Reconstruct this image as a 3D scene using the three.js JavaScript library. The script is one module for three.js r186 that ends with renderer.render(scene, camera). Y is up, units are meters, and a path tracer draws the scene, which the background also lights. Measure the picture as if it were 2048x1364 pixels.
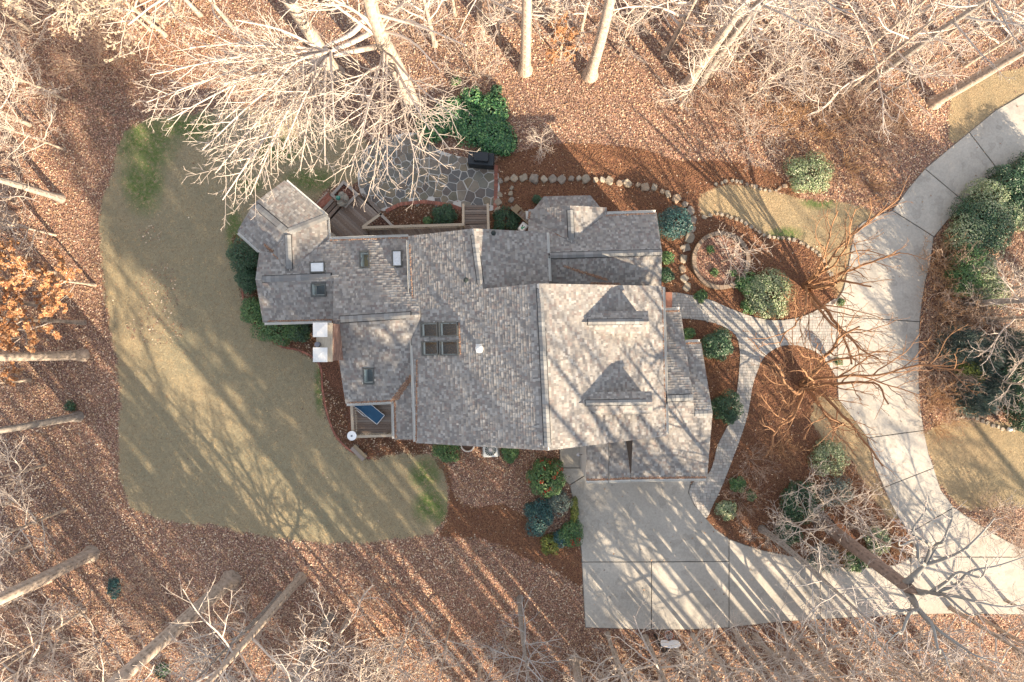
import * as THREE from 'three';
import { mergeGeometries } from 'three/addons/utils/BufferGeometryUtils.js';
import { RoundedBoxGeometry } from 'three/addons/geometries/RoundedBoxGeometry.js';
import { ImprovedNoise } from 'three/addons/math/ImprovedNoise.js';

// ---------------------------------------------------------------- camera, sky, sun, exposure
const CAM_H = 38, FOC = 1365;                       // metres above the ground; focal length in pixels of the 2048 px photograph
const scene = new THREE.Scene();
const camera = new THREE.PerspectiveCamera(2 * Math.atan(682 / FOC) * 180 / Math.PI, 2048 / 1364, 0.5, 900);
camera.position.set(0, CAM_H, 0); camera.up.set(0, 0, -1); camera.lookAt(0, 0, 0);
const renderer = new THREE.WebGLRenderer({ antialias: true });
renderer.setSize(1024, 682);
renderer.toneMapping = THREE.LinearToneMapping;
renderer.toneMappingExposure = 3.3;
renderer.shadowMap.enabled = true;
renderer.shadowMap.type = THREE.PCFSoftShadowMap;
{ // clear winter sky
  const w = 128, h = 64, d = new Float32Array(w * h * 4);
  for (let y = 0; y < h; y++) {
    const e = Math.max(0, (y + 0.5) / h * 2 - 1), k = Math.pow(1 - e, 2.2);   // row 0 is the nadir
    for (let x = 0; x < w; x++) {
      const i = (y * w + x) * 4;
      d[i] = 0.252 + 0.20 * k; d[i + 1] = 0.290 + 0.17 * k; d[i + 2] = 0.350 + 0.12 * k; d[i + 3] = 1;
    }
  }
  const t = new THREE.DataTexture(d, w, h, THREE.RGBAFormat, THREE.FloatType);
  t.mapping = THREE.EquirectangularReflectionMapping; t.magFilter = THREE.LinearFilter; t.minFilter = THREE.LinearFilter; t.needsUpdate = true;
  scene.background = t; scene.environment = t;
}
const SUN_EL = 24 * Math.PI / 180, SUN_AZ = new THREE.Vector2(0.64, 0.768).normalize();
const sun = new THREE.DirectionalLight(new THREE.Color().setRGB(1.0, 0.81, 0.575), 5.0);
sun.position.set(SUN_AZ.x * Math.cos(SUN_EL) * 120, Math.sin(SUN_EL) * 120, SUN_AZ.y * Math.cos(SUN_EL) * 120);
sun.castShadow = true; sun.shadow.radius = 1.0; sun.shadow.mapSize.set(4096, 4096);
Object.assign(sun.shadow.camera, { left: -60, right: 60, top: 60, bottom: -60, near: 1, far: 300 });
scene.add(sun, sun.target);

// ---------------------------------------------------------------- helpers
const V = (x, y, z) => new THREE.Vector3(x, y, z);
function rngOf(seed) { let a = seed >>> 0; return () => { a = (a + 0x6D2B79F5) | 0; let t = Math.imul(a ^ (a >>> 15), 1 | a); t = (t + Math.imul(t ^ (t >>> 7), 61 | t)) ^ t; return ((t ^ (t >>> 14)) >>> 0) / 4294967296; }; }
const noiser = new ImprovedNoise();
const N2 = (x, y, s = 0) => noiser.noise(x, y, s + 0.37);
const fbm = (x, y, s = 0, o = 4) => { let a = 0, f = 1, m = 0.5; for (let i = 0; i < o; i++) { a += m * N2(x * f, y * f, s + i * 7.1); f *= 2.03; m *= 0.5; } return a; };
const P = (px, py, h = 0) => V((px - 1024) * (CAM_H - h) / FOC, h, (py - 682) * (CAM_H - h) / FOC);   // photo pixel at a known height
const lerp = (a, b, t) => a + (b - a) * t;
const lin = (r, g, b) => new THREE.Color().setRGB(r, g, b);
const used = new Map();
function numbered(name) { const n = used.get(name) || 0; used.set(name, n + 1); return n ? name + '_' + String(n).padStart(3, '0') : name; }
function shade(o) { o.castShadow = true; o.receiveShadow = true; return o; }
function tag(o, label, category, group) { o.userData.label = label; o.userData.category = category; if (group) o.userData.group = group; return o; }
function structure(o) { o.userData.kind = 'structure'; return o; }
function thing(name, label, category, pos = V(0, 0, 0), turn = 0, group) {
  const g = new THREE.Group(); g.name = numbered(name); g.position.copy(pos); g.rotation.y = turn; scene.add(g);
  return tag(g, label, category, group);
}
function part(name, geo, mat, parent) { const m = shade(new THREE.Mesh(geo, mat)); m.name = name; parent.add(m); return m; }
const mats = {};
function M(key, r, g, b, rough = 0.85, extra = {}) { return mats[key] || (mats[key] = new THREE.MeshStandardMaterial({ color: lin(r, g, b), roughness: rough, side: THREE.DoubleSide, ...extra })); }
const VC = (rough = 0.85, extra = {}) => new THREE.MeshStandardMaterial({ vertexColors: true, roughness: rough, side: THREE.DoubleSide, ...extra });

class Builder {                                      // collects triangles into one mesh
  constructor() { this.p = []; this.n = []; this.c = []; this.i = []; this.t = new Map(); }
  vert(x, y, z, nx, ny, nz, c) { this.p.push(x, y, z); this.n.push(nx, ny, nz); this.c.push(c[0], c[1], c[2]); return this.p.length / 3 - 1; }
  tri(a, b, d, c) {
    const ux = b.x - a.x, uy = b.y - a.y, uz = b.z - a.z, vx = d.x - a.x, vy = d.y - a.y, vz = d.z - a.z;
    let nx = uy * vz - uz * vy, ny = uz * vx - ux * vz, nz = ux * vy - uy * vx; const l = Math.hypot(nx, ny, nz) || 1; nx /= l; ny /= l; nz /= l;
    const k = this.vert(a.x, a.y, a.z, nx, ny, nz, c); this.vert(b.x, b.y, b.z, nx, ny, nz, c); this.vert(d.x, d.y, d.z, nx, ny, nz, c); this.i.push(k, k + 1, k + 2);
  }
  quad(a, b, d, e, c) { this.tri(a, b, d, c); this.tri(a, d, e, c); }
  prism(top, drop, c) {                              // polygon of Vector3 (counter-clockwise from above) with sides going down by the vector drop
    for (let k = 1; k < top.length - 1; k++) this.tri(top[0], top[k], top[k + 1], c);
    for (let k = 0; k < top.length; k++) { const a = top[k], b = top[(k + 1) % top.length]; this.quad(a, a.clone().add(drop), b.clone().add(drop), b, c); }
  }
  tube(pts, rad, sides, c) {
    let px = 0, py = 0, pz = 0, first = true, run = this.p.length * 0.013; const base = this.p.length / 3, n = pts.length;
    for (let k = 0; k < n; k++) {
      const a = pts[Math.max(0, k - 1)], b = pts[Math.min(n - 1, k + 1)];
      let dx = b.x - a.x, dy = b.y - a.y, dz = b.z - a.z; const l = Math.hypot(dx, dy, dz) || 1; dx /= l; dy /= l; dz /= l;
      if (first) { if (Math.abs(dy) < 0.9) { px = -dz; py = 0; pz = dx; } else { px = 1; py = 0; pz = 0; } first = false; }
      if (k) run += pts[k].distanceTo(pts[k - 1]); const q = px * dx + py * dy + pz * dz; px -= q * dx; py -= q * dy; pz -= q * dz; const m = Math.hypot(px, py, pz) || 1; px /= m; py /= m; pz /= m;
      const bx = dy * pz - dz * py, by = dz * px - dx * pz, bz = dx * py - dy * px, r = rad[k];
      for (let s = 0; s < sides; s++) {
        const t = s / sides * 6.28319, cs = Math.cos(t), sn = Math.sin(t), nx = px * cs + bx * sn, ny = py * cs + by * sn, nz = pz * cs + bz * sn;
        if (sides > 5) this.t.set(this.p.length / 3, [Math.abs(s / sides - 0.5) * 12.57 * r, run]); this.vert(pts[k].x + nx * r, pts[k].y + ny * r, pts[k].z + nz * r, nx, ny, nz, c);
      }
      if (k) for (let s = 0; s < sides; s++) { const a0 = base + (k - 1) * sides + s, a1 = base + (k - 1) * sides + (s + 1) % sides, b0 = a0 + sides, b1 = a1 + sides; this.i.push(a0, a1, b0, a1, b1, b0); }
    }
  }
  geo() {
    const g = new THREE.BufferGeometry();
    g.setAttribute('position', new THREE.Float32BufferAttribute(this.p, 3)); g.setAttribute('normal', new THREE.Float32BufferAttribute(this.n, 3)); g.setAttribute('color', new THREE.Float32BufferAttribute(this.c, 3));
    const uv = new Float32Array(this.p.length / 3 * 2); for (let k = 0; k < uv.length / 2; k++) { uv[2 * k] = this.p[3 * k]; uv[2 * k + 1] = this.p[3 * k + 2]; } for (const [k, q] of this.t) { uv[2 * k] = q[0]; uv[2 * k + 1] = q[1]; }
    g.setAttribute('uv', new THREE.BufferAttribute(uv, 2)); g.setIndex(this.i); return g;
  }
}
function box(w, h, d, x = 0, y = 0, z = 0, ry = 0, rx = 0, rz = 0) { const g = new THREE.BoxGeometry(w, h, d); if (rx) g.rotateX(rx); if (rz) g.rotateZ(rz); if (ry) g.rotateY(ry); g.translate(x, y, z); return g; }
function rbox(w, h, d, r, x = 0, y = 0, z = 0, ry = 0) { const g = new RoundedBoxGeometry(w, h, d, 2, r); if (ry) g.rotateY(ry); g.translate(x, y, z); return g; }
function cyl(r0, r1, h, x = 0, y = 0, z = 0, s = 16) { const g = new THREE.CylinderGeometry(r1, r0, h, s); g.translate(x, y + h / 2, z); return g; }
function barGeo(a, b, w, h) { // rectangular bar between two points, h is the vertical size
  const d = b.clone().sub(a), L = d.length(), g = new THREE.BoxGeometry(L, h, w), m = new THREE.Matrix4();
  const ex = d.clone().normalize(), ez = V(0, 1, 0).cross(ex).negate().normalize(), ey = ez.clone().cross(ex).normalize(); if (ez.lengthSq() < 0.1) return cyl(w / 2, w / 2, L, a.x, Math.min(a.y, b.y), a.z, 6);
  m.makeBasis(ex, ey, ez).setPosition(a.clone().add(b).multiplyScalar(0.5)); g.applyMatrix4(m); return g;
}
function merge(list) { return mergeGeometries(list.map(g => g.index ? g.toNonIndexed() : g)); }
function inPoly(x, y, poly) { let r = false; for (let i = 0, j = poly.length - 1; i < poly.length; j = i++) { const a = poly[i], b = poly[j]; if ((a[1] > y) !== (b[1] > y) && x < (b[0] - a[0]) * (y - a[1]) / (b[1] - a[1]) + a[0]) r = !r; } return r; }
function area(poly) { let a = 0; for (let i = 0; i < poly.length; i++) { const p = poly[i], q = poly[(i + 1) % poly.length]; a += p[0] * q[1] - q[0] * p[1]; } return a / 2; }
function clipRect(poly, x0, y0, x1, y1) {            // Sutherland-Hodgman against an upright rectangle
  const cut = (pts, ax, v, keepBig) => { const out = []; for (let i = 0; i < pts.length; i++) { const p = pts[i], q = pts[(i + 1) % pts.length], pi = keepBig ? p[ax] >= v : p[ax] <= v, qi = keepBig ? q[ax] >= v : q[ax] <= v; if (pi) out.push(p); if (pi !== qi) { const t = (v - p[ax]) / (q[ax] - p[ax]); out.push([p[0] + (q[0] - p[0]) * t, p[1] + (q[1] - p[1]) * t]); } } return out; };
  let r = cut(poly, 0, x0, true); if (r.length) r = cut(r, 0, x1, false); if (r.length) r = cut(r, 1, y0, true); if (r.length) r = cut(r, 1, y1, false); return r;
}
function clipHalf(poly, nx, ny, d) { const out = []; for (let i = 0; i < poly.length; i++) { const p = poly[i], q = poly[(i + 1) % poly.length], a = p[0] * nx + p[1] * ny - d, b = q[0] * nx + q[1] * ny - d; if (a <= 0) out.push(p); if ((a <= 0) !== (b <= 0)) { const t = a / (a - b); out.push([p[0] + (q[0] - p[0]) * t, p[1] + (q[1] - p[1]) * t]); } } return out; }
function inset(poly, d) {                            // mitred offset towards the inside
  const s = Math.sign(area(poly)), n = poly.length, out = [];
  for (let i = 0; i < n; i++) {
    const a = poly[(i + n - 1) % n], b = poly[i], c = poly[(i + 1) % n];
    let e1 = [b[0] - a[0], b[1] - a[1]], e2 = [c[0] - b[0], c[1] - b[1]]; const l1 = Math.hypot(...e1) || 1, l2 = Math.hypot(...e2) || 1;
    const n1 = [-e1[1] / l1 * s, e1[0] / l1 * s], n2 = [-e2[1] / l2 * s, e2[0] / l2 * s], k = 1 + n1[0] * n2[0] + n1[1] * n2[1], m = Math.min(1 / Math.max(k, 0.3), 3);
    out.push([b[0] + (n1[0] + n2[0]) * d * m, b[1] + (n1[1] + n2[1]) * d * m]);
  }
  return out;
}
function smooth(px, per = 5, wob = 0, seed = 1) {    // closed smooth outline through pixel points
  const c = new THREE.CatmullRomCurve3(px.map(p => V(p[0], 0, p[1])), true, 'centripetal'), n = px.length * per, out = [];
  for (let i = 0; i < n; i++) { const q = c.getPoint(i / n); out.push([q.x + wob * fbm(q.x * 0.05, q.z * 0.05, seed) * 2, q.z + wob * fbm(q.x * 0.05, q.z * 0.05, seed + 40) * 2]); }
  return out;
}
const toWorld = (poly, h = 0) => poly.map(p => { const q = P(p[0], p[1], h); return [q.x, q.z]; });
function sheetGeo(wpoly, y, depth = 0) {             // flat polygon in world x,z (with sides when depth > 0)
  const sh = new THREE.Shape(wpoly.map(p => new THREE.Vector2(p[0], -p[1])));
  const g = depth ? new THREE.ExtrudeGeometry(sh, { depth, bevelEnabled: false, steps: 1 }) : new THREE.ShapeGeometry(sh);
  g.rotateX(-Math.PI / 2); g.translate(0, y - depth, 0); return g;
}
// ---------------------------------------------------------------- textures of what surfaces are made of
function dataTex(n, fn, tile, srgb = true) {
  const d = new Uint8Array(n * n * 4);
  for (let y = 0; y < n; y++) for (let x = 0; x < n; x++) { const c = fn(x, y), i = (y * n + x) * 4; d[i] = Math.max(0, Math.min(255, c[0])); d[i + 1] = Math.max(0, Math.min(255, c[1])); d[i + 2] = Math.max(0, Math.min(255, c[2])); d[i + 3] = 255; }
  const t = new THREE.DataTexture(d, n, n); t.wrapS = t.wrapT = THREE.RepeatWrapping; t.magFilter = THREE.LinearFilter; t.minFilter = THREE.LinearMipmapLinearFilter; t.generateMipmaps = true;
  if (srgb) t.colorSpace = THREE.SRGBColorSpace; t.repeat.set(1 / tile, 1 / tile); t.needsUpdate = true; return t;
}
function pnoise(n, cells, seed, oct = 3) {           // tileable value noise
  const out = new Float32Array(n * n); let amp = 1, tot = 0;
  for (let o = 0; o < oct; o++) {
    const c = cells << o, g = new Float32Array(c * c), r = rngOf(seed + o * 97); for (let i = 0; i < g.length; i++) g[i] = r();
    for (let y = 0; y < n; y++) { const fy = y / n * c, y0 = Math.floor(fy), ty = fy - y0, sy = ty * ty * (3 - 2 * ty), ya = (y0 % c) * c, yb = ((y0 + 1) % c) * c;
      for (let x = 0; x < n; x++) { const fx = x / n * c, x0 = Math.floor(fx), tx = fx - x0, sx = tx * tx * (3 - 2 * tx), xa = x0 % c, xb = (x0 + 1) % c; out[y * n + x] += amp * lerp(lerp(g[ya + xa], g[ya + xb], sx), lerp(g[yb + xa], g[yb + xb], sx), sy); } }
    tot += amp; amp *= 0.55;
  }
  for (let i = 0; i < out.length; i++) out[i] /= tot; return out;
}
function fleckTex(n, tile, base, flecks, count, lo, hi, seed) { // small overlapping oblong flecks of several tones (litter, chips, dry grass)
  const d = new Float32Array(n * n * 3), r = rngOf(seed), big = pnoise(n, 6, seed + 3, 3);
  for (let i = 0; i < n * n; i++) { const k = 0.75 + 0.5 * big[i]; d[3 * i] = base[0] * k; d[3 * i + 1] = base[1] * k; d[3 * i + 2] = base[2] * k; }
  for (let q = 0; q < count; q++) {
    const x0 = r() * n, y0 = r() * n, a = r() * 3.1416, L = lerp(lo, hi, r()), W = L * (0.3 + 0.4 * r()), f = flecks[Math.floor(r() * flecks.length)], k = 0.75 + 0.5 * r(), ca = Math.cos(a), sa = Math.sin(a), R = Math.ceil(L);
    for (let y = -R; y <= R; y++) for (let x = -R; x <= R; x++) { const u = (x * ca + y * sa) / L, v = (-x * sa + y * ca) / W; if (u * u + v * v < 1) { const i = (((y0 + y | 0) + n) % n * n + ((x0 + x | 0) + n) % n) * 3; d[i] = f[0] * k; d[i + 1] = f[1] * k; d[i + 2] = f[2] * k; } }
  }
  return dataTex(n, (x, y) => { const i = (y * n + x) * 3; return [d[i], d[i + 1], d[i + 2]]; }, tile);
}
// ---------------------------------------------------------------- the ground
const frameTo = 190;                                  // how far past the photograph's frame loose leaves, blades and chips are laid, in photo pixels
const texLitter = fleckTex(1024, 6.5, [96, 72, 62], [[150, 112, 94], [118, 86, 76], [180, 144, 122], [96, 72, 68], [204, 174, 152], [138, 98, 78]], 60000, 2, 7, 11);
const texLawn = fleckTex(1024, 5, [150, 132, 104], [[172, 152, 118], [134, 120, 94], [188, 166, 126], [122, 112, 90], [160, 138, 104]], 60000, 2, 6, 12);
const texMulch = fleckTex(1024, 4.5, [84, 56, 44], [[108, 70, 52], [76, 52, 44], [128, 86, 62], [94, 64, 50], [146, 104, 80]], 50000, 2, 6, 13);
const texConcrete = (() => { const n = 1024, a = pnoise(n, 5, 21, 4), b = pnoise(n, 128, 22, 3), c = pnoise(n, 14, 23, 3); return dataTex(n, (x, y) => { const i = y * n + x, k = 171 + (a[i] - 0.5) * 34 + (b[i] - 0.5) * 26 + (c[i] > 0.66 ? -10 : 0); return [k * 1.012, k * 0.985, k * 0.94]; }, 9); })();
const texGrain = (() => { const n = 512, a = pnoise(n, 4, 31, 3), b = pnoise(n, 64, 32, 2); return dataTex(n, (x, y) => { const i = y * n + x, s = Math.sin((y / n * 40 + a[i] * 5) * 6.28), k = 205 + s * 22 + (b[i] - 0.5) * 40; return [k, k * 0.985, k * 0.965]; }, 0.6); })();
const texBark = (() => { const n = 512, a = pnoise(n, 6, 61, 4), b = pnoise(n, 48, 62, 3); return dataTex(n, (x, y) => { const i = y * n + x, w = a[i], k = 232 + (b[i] - 0.5) * 60 + (w > 0.62 ? -46 * Math.min(1, (w - 0.62) * 14) : 0) + (w < 0.4 ? 26 * Math.min(1, (0.4 - w) * 12) : 0); return [k, k * 0.985, k * 0.965]; }, 1.1); })();
const matLitter = new THREE.MeshStandardMaterial({ map: texLitter, roughness: 0.95, vertexColors: true, bumpMap: texLitter, bumpScale: 0.03 });
const matLawn = new THREE.MeshStandardMaterial({ map: texLawn, roughness: 0.95, side: THREE.DoubleSide, bumpMap: texLawn, bumpScale: 0.02 });
const matMulch = new THREE.MeshStandardMaterial({ map: texMulch, roughness: 0.95, side: THREE.DoubleSide, bumpMap: texMulch, bumpScale: 0.03 });
const matConcrete = new THREE.MeshStandardMaterial({ map: texConcrete, roughness: 0.85, side: THREE.DoubleSide });
{ // one large sheet under everything
  const g = new THREE.PlaneGeometry(520, 520, 200, 200); g.rotateX(-Math.PI / 2);
  const p = g.attributes.position, uv = g.attributes.uv, c = new Float32Array(p.count * 3);
  for (let i = 0; i < p.count; i++) { const x = p.getX(i), z = p.getZ(i); uv.setXY(i, x, z); const k = 0.92 + 0.45 * fbm(x * 0.09, z * 0.09, 3), w = fbm(x * 0.06, z * 0.06, 9) * 0.2; c[3 * i] = k * (1 + w); c[3 * i + 1] = k; c[3 * i + 2] = k * (1 - w); }
  g.setAttribute('color', new THREE.BufferAttribute(c, 3));
  const m = part('ground', g, matLitter, scene); structure(m); m.userData.label = 'woodland floor of brown fallen leaves'; 
}
// outlines in photo pixels
const OUT = {
  lawn: [[250, 265], [300, 238], [380, 228], [450, 215], [560, 222], [650, 232], [715, 262], [735, 300], [725, 350], [705, 370], [660, 372], [630, 400], [560, 420], [500, 470], [500, 560], [520, 640], [560, 690], [600, 700], [638, 728], [645, 780], [655, 830], [672, 872], [702, 902], [740, 916], [790, 906], [850, 906], [885, 930], [894, 985], [886, 1040], [860, 1066], [800, 1078], [720, 1085], [640, 1085], [560, 1078], [500, 1066], [430, 1050], [350, 1044], [300, 1030], [262, 1005], [244, 960], [238, 880], [240, 800], [234, 720], [220, 640], [208, 560], [200, 480], [205, 400], [225, 340]],
  lawnEast: [[1398, 398], [1440, 372], [1500, 372], [1560, 385], [1620, 402], [1690, 408], [1752, 430], [1715, 452], [1704, 485], [1696, 540], [1682, 598], [1670, 590], [1664, 556], [1638, 510], [1590, 480], [1530, 470], [1490, 445], [1440, 428], [1405, 432]],
  lawnVerge: [[1915, 175], [1980, 152], [2060, 130], [2160, 90], [2160, 120], [2048, 186], [1990, 220], [1905, 286], [1898, 235]],
  lawnIsland: [[1640, 792], [1674, 800], [1702, 832], [1732, 872], [1748, 930], [1768, 985], [1792, 1035], [1776, 1030], [1735, 975], [1700, 915], [1655, 885], [1622, 835]],
  lawnFar: [[1848, 868], [1890, 846], [1960, 842], [2060, 858], [2160, 860], [2160, 1020], [2060, 1012], [1990, 1014], [1930, 1014], [1886, 978], [1862, 915]],
  mulchNorth: [[988, 328], [1050, 300], [1120, 288], [1210, 290], [1290, 300], [1340, 318], [1420, 322], [1500, 330], [1570, 360], [1600, 396], [1560, 385], [1500, 372], [1440, 372], [1398, 398], [1405, 432], [1440, 428], [1490, 445], [1530, 470], [1590, 480], [1638, 510], [1664, 556], [1674, 596], [1650, 612], [1620, 630], [1580, 640], [1540, 640], [1500, 632], [1460, 617], [1420, 600], [1380, 590], [1300, 586], [1250, 470], [1100, 430], [988, 470]],
  mulchIsland: [[1672, 752], [1660, 735], [1640, 710], [1610, 695], [1580, 690], [1550, 697], [1527, 715], [1515, 740], [1505, 770], [1500, 800], [1492, 840], [1475, 890], [1460, 930], [1440, 980], [1425, 1010], [1411, 1036], [1430, 1058], [1459, 1078], [1522, 1100], [1618, 1119], [1688, 1133], [1750, 1134], [1806, 1122], [1826, 1092], [1812, 1058], [1792, 1035], [1768, 985], [1748, 930], [1732, 872], [1702, 832], [1676, 800]],
  mulchPorch: [[1336, 640], [1365, 637], [1400, 640], [1440, 650], [1470, 670], [1479, 700], [1478, 740], [1470, 800], [1455, 850], [1435, 890], [1420, 945], [1350, 940], [1330, 700]],
  mulchSouth: [[872, 915], [895, 935], [905, 985], [940, 1010], [1000, 1010], [1050, 1030], [1090, 1060], [1150, 1090], [1166, 1130], [1160, 1170], [1110, 1140], [1040, 1110], [985, 1085], [930, 1075], [880, 1068], [896, 1030], [900, 985]],
  mulchWest: [[470, 470], [520, 470], [620, 640], [690, 640], [780, 880], [840, 880], [850, 905], [790, 908], [740, 918], [700, 902], [670, 872], [654, 830], [644, 780], [638, 728], [600, 702], [560, 692], [518, 660], [488, 620], [478, 560]],
  mulchPatio: [[770, 425], [800, 410], [850, 404], [900, 410], [925, 418], [925, 460], [770, 462]],
  patio: [[728, 300], [765, 280], [800, 268], [838, 268], [862, 292], [900, 308], [940, 318], [990, 330], [991, 418], [955, 420], [900, 410], [850, 403], [800, 408], [770, 422], [752, 418], [722, 388], [716, 340]],
  walk: [[1336, 588], [1380, 590], [1420, 600], [1460, 617], [1500, 632], [1540, 640], [1590, 637], [1630, 622], [1655, 606], [1672, 598], [1673, 640], [1673, 700], [1672, 752], [1660, 735], [1640, 710], [1610, 695], [1580, 690], [1550, 697], [1527, 715], [1515, 740], [1505, 770], [1500, 800], [1492, 840], [1475, 890], [1460, 930], [1440, 980], [1425, 1010], [1411, 1036], [1390, 1010], [1378, 985], [1385, 965], [1418, 945], [1435, 890], [1455, 850], [1470, 800], [1478, 740], [1479, 700], [1470, 670], [1440, 650], [1400, 640], [1365, 637], [1336, 640]],
};
const SM = {}; for (const k in OUT) SM[k] = k === 'walk' || k === 'patio' ? smooth(OUT[k], 4) : smooth(OUT[k], 6, /lawn|South|West/.test(k) ? 6 : 2, k.length);
const BLOCK = [[[525, 645], [512, 558], [480, 462], [570, 362], [655, 435], [656, 478], [818, 472], [945, 458], [1056, 463], [1058, 418], [1090, 393], [1180, 391], [1212, 427], [1312, 426], [1330, 570], [1400, 690], [1420, 825], [1412, 955], [1174, 960], [1170, 895], [830, 886], [790, 878], [700, 872], [692, 806], [632, 730], [634, 650]]];
// concrete slabs of the driveway, split along its joints
const SLABS = [
  [[2160, 120], [2048, 188], [1990, 222], [1938, 265], [1997, 342], [2048, 312], [2160, 248]],
  [[1937, 266], [1900, 296], [1850, 338], [1930, 405], [1960, 371], [1996, 343]],
  [[1849, 339], [1815, 379], [1785, 421], [1867, 473], [1894, 440], [1929, 406]],
  [[1784, 422], [1764, 428], [1742, 436], [1724, 446], [1713, 458], [1706, 475], [1700, 510], [1694, 545], [1686, 580], [1674, 600], [1674, 632], [1838, 643], [1843, 600], [1850, 560], [1860, 520], [1866, 474]],
  [[1674, 633], [1674, 752], [1676, 800], [1702, 832], [1732, 872], [1734, 875], [1846, 860], [1840, 820], [1836, 760], [1836, 700], [1838, 644]],
  [[1734, 876], [1748, 930], [1767, 974], [1866, 935], [1856, 908], [1846, 861]],
  [[1767, 975], [1780, 1004], [1796, 1034], [1812, 1058], [1830, 1058], [1906, 1014], [1880, 980], [1866, 936]],
  [[1813, 1059], [1826, 1090], [1822, 1113], [2030, 1113], [2048, 1100], [2000, 1075], [1950, 1045], [1907, 1015], [1831, 1059]],
  [[1820, 1114], [1806, 1124], [1778, 1132], [1750, 1135], [1688, 1134], [1640, 1125], [1640, 1237], [1700, 1234], [1820, 1228]],
  [[1821, 1114], [1821, 1228], [1900, 1226], [2060, 1228], [2170, 1232], [2170, 1150], [2080, 1122], [2048, 1101], [2031, 1114]],
  [[1639, 1124], [1580, 1112], [1522, 1100], [1490, 1090], [1458, 1078], [1458, 1254], [1560, 1242], [1639, 1237]],
  [[1457, 1077], [1430, 1058], [1411, 1037], [1388, 1010], [1376, 985], [1384, 950], [1172, 950], [1140, 970], [1146, 1000], [1156, 1050], [1163, 1100], [1164, 1123], [1457, 1122]],
  [[1164, 1124], [1167, 1180], [1171, 1254], [1302, 1258], [1302, 1124]],
  [[1303, 1124], [1303, 1258], [1380, 1258], [1457, 1254], [1457, 1123]],
  [[1120, 880], [1120, 935], [1165, 935], [1172, 949], [1172, 880]],
  [[1120, 936], [1126, 955], [1139, 969], [1171, 949], [1164, 936]],
];
const onDrive = (x, y) => SLABS.some(s => inPoly(x, y, s));
{
  const lawnNames = { lawn: ['lawn', 'dormant tan lawn beside the house'], lawnEast: ['lawn', 'tan lawn between the mulch bed and the driveway pad'], lawnVerge: ['lawn', 'tan grass verge above the curved driveway'], lawnIsland: ['lawn', 'strip of tan grass on the driveway island'], lawnFar: ['lawn', 'tan lawn across the driveway beside the evergreens'] };
  for (const k in lawnNames) { const m = part(numbered('lawn'), sheetGeo(toWorld(SM[k]), k === 'lawnIsland' ? 0.022 : 0.006), matLawn, scene); structure(m); m.userData.label = lawnNames[k][1]; }
  const beds = { mulchNorth: 'brown mulch bed behind the house around the round planter', mulchIsland: 'mulch island between the paver walk and the driveway', mulchPorch: 'mulch strip between the porch roof and the paver walk', mulchSouth: 'dark mulch swale between the lawn and the parking court', mulchWest: 'dark mulch along the chimney side of the house', mulchPatio: 'leaf strewn bed between the boardwalk and the flagstone patio' };
  let q = 0; for (const k in beds) { const m = part(numbered('mulch_bed'), sheetGeo(toWorld(SM[k]), 0.012 + 0.004 * (q++ % 2)), matMulch, scene); structure(m); m.userData.label = beds[k]; }
  const drive = new THREE.Group(); drive.name = 'driveway'; scene.add(drive); structure(drive); drive.userData.label = 'pale concrete driveway and parking court';
  part('base_course', merge(SLABS.map(s => sheetGeo(inset(toWorld(s), -0.03), 0.022))), M('joint', 0.16, 0.15, 0.135, 0.95), drive);
  SLABS.forEach((s, i) => {
    const sh = new THREE.Shape(inset(toWorld(s), 0.016).map(p => new THREE.Vector2(p[0], -p[1])));
    const g = new THREE.ExtrudeGeometry(sh, { depth: 0.04, bevelEnabled: true, bevelThickness: 0.008, bevelSize: 0.008, bevelSegments: 1 }); g.rotateX(-Math.PI / 2); g.translate(0, 0.012, 0);
    const mt = matConcrete.clone(); const k = 0.93 + 0.1 * ((i * 37 % 11) / 10); mt.color = lin(k, k * 0.99, k * 0.98); part('slab', g, mt, drive);
  });
}
function rowsPieces(b, poly, w0, w1, rowH, top, thick, gap, pal, rng, wob = 0) {    // rows of rectangular pieces laid inside an outline given in world x,z
  let x0 = 1e9, x1 = -1e9, y0 = 1e9, y1 = -1e9; for (const p of poly) { x0 = Math.min(x0, p[0]); x1 = Math.max(x1, p[0]); y0 = Math.min(y0, p[1]); y1 = Math.max(y1, p[1]); }
  for (let y = y0; y < y1; y += rowH) for (let x = x0 - rng() * w1; x < x1;) {
    const w = lerp(w0, w1, rng()), a = x + gap / 2, c = x + w - gap / 2, u = y + gap / 2, v = y + rowH - gap / 2; x += w;
    const pts = [[a, u], [c, u], [c, v], [a, v]], ins = pts.map(p => inPoly(p[0], p[1], poly)); let q = pts;
    if (ins.every(k => !k)) { if (!inPoly((a + c) / 2, (u + v) / 2, poly)) continue; }
    if (!ins.every(k => k)) { q = clipRect(poly, a, u, c, v); if (q.length < 3 || Math.abs(area(q)) < 0.002) continue; }
    if (area(q) > 0) q = q.slice().reverse();
    const col = pal[Math.floor(rng() * pal.length)], k = 0.85 + 0.3 * rng(), t = top + (rng() - 0.5) * wob;
    b.prism(q.map(p => V(p[0], t, p[1])), V(0, -thick, 0), [col[0] * k, col[1] * k, col[2] * k]);
  }
}
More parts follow.
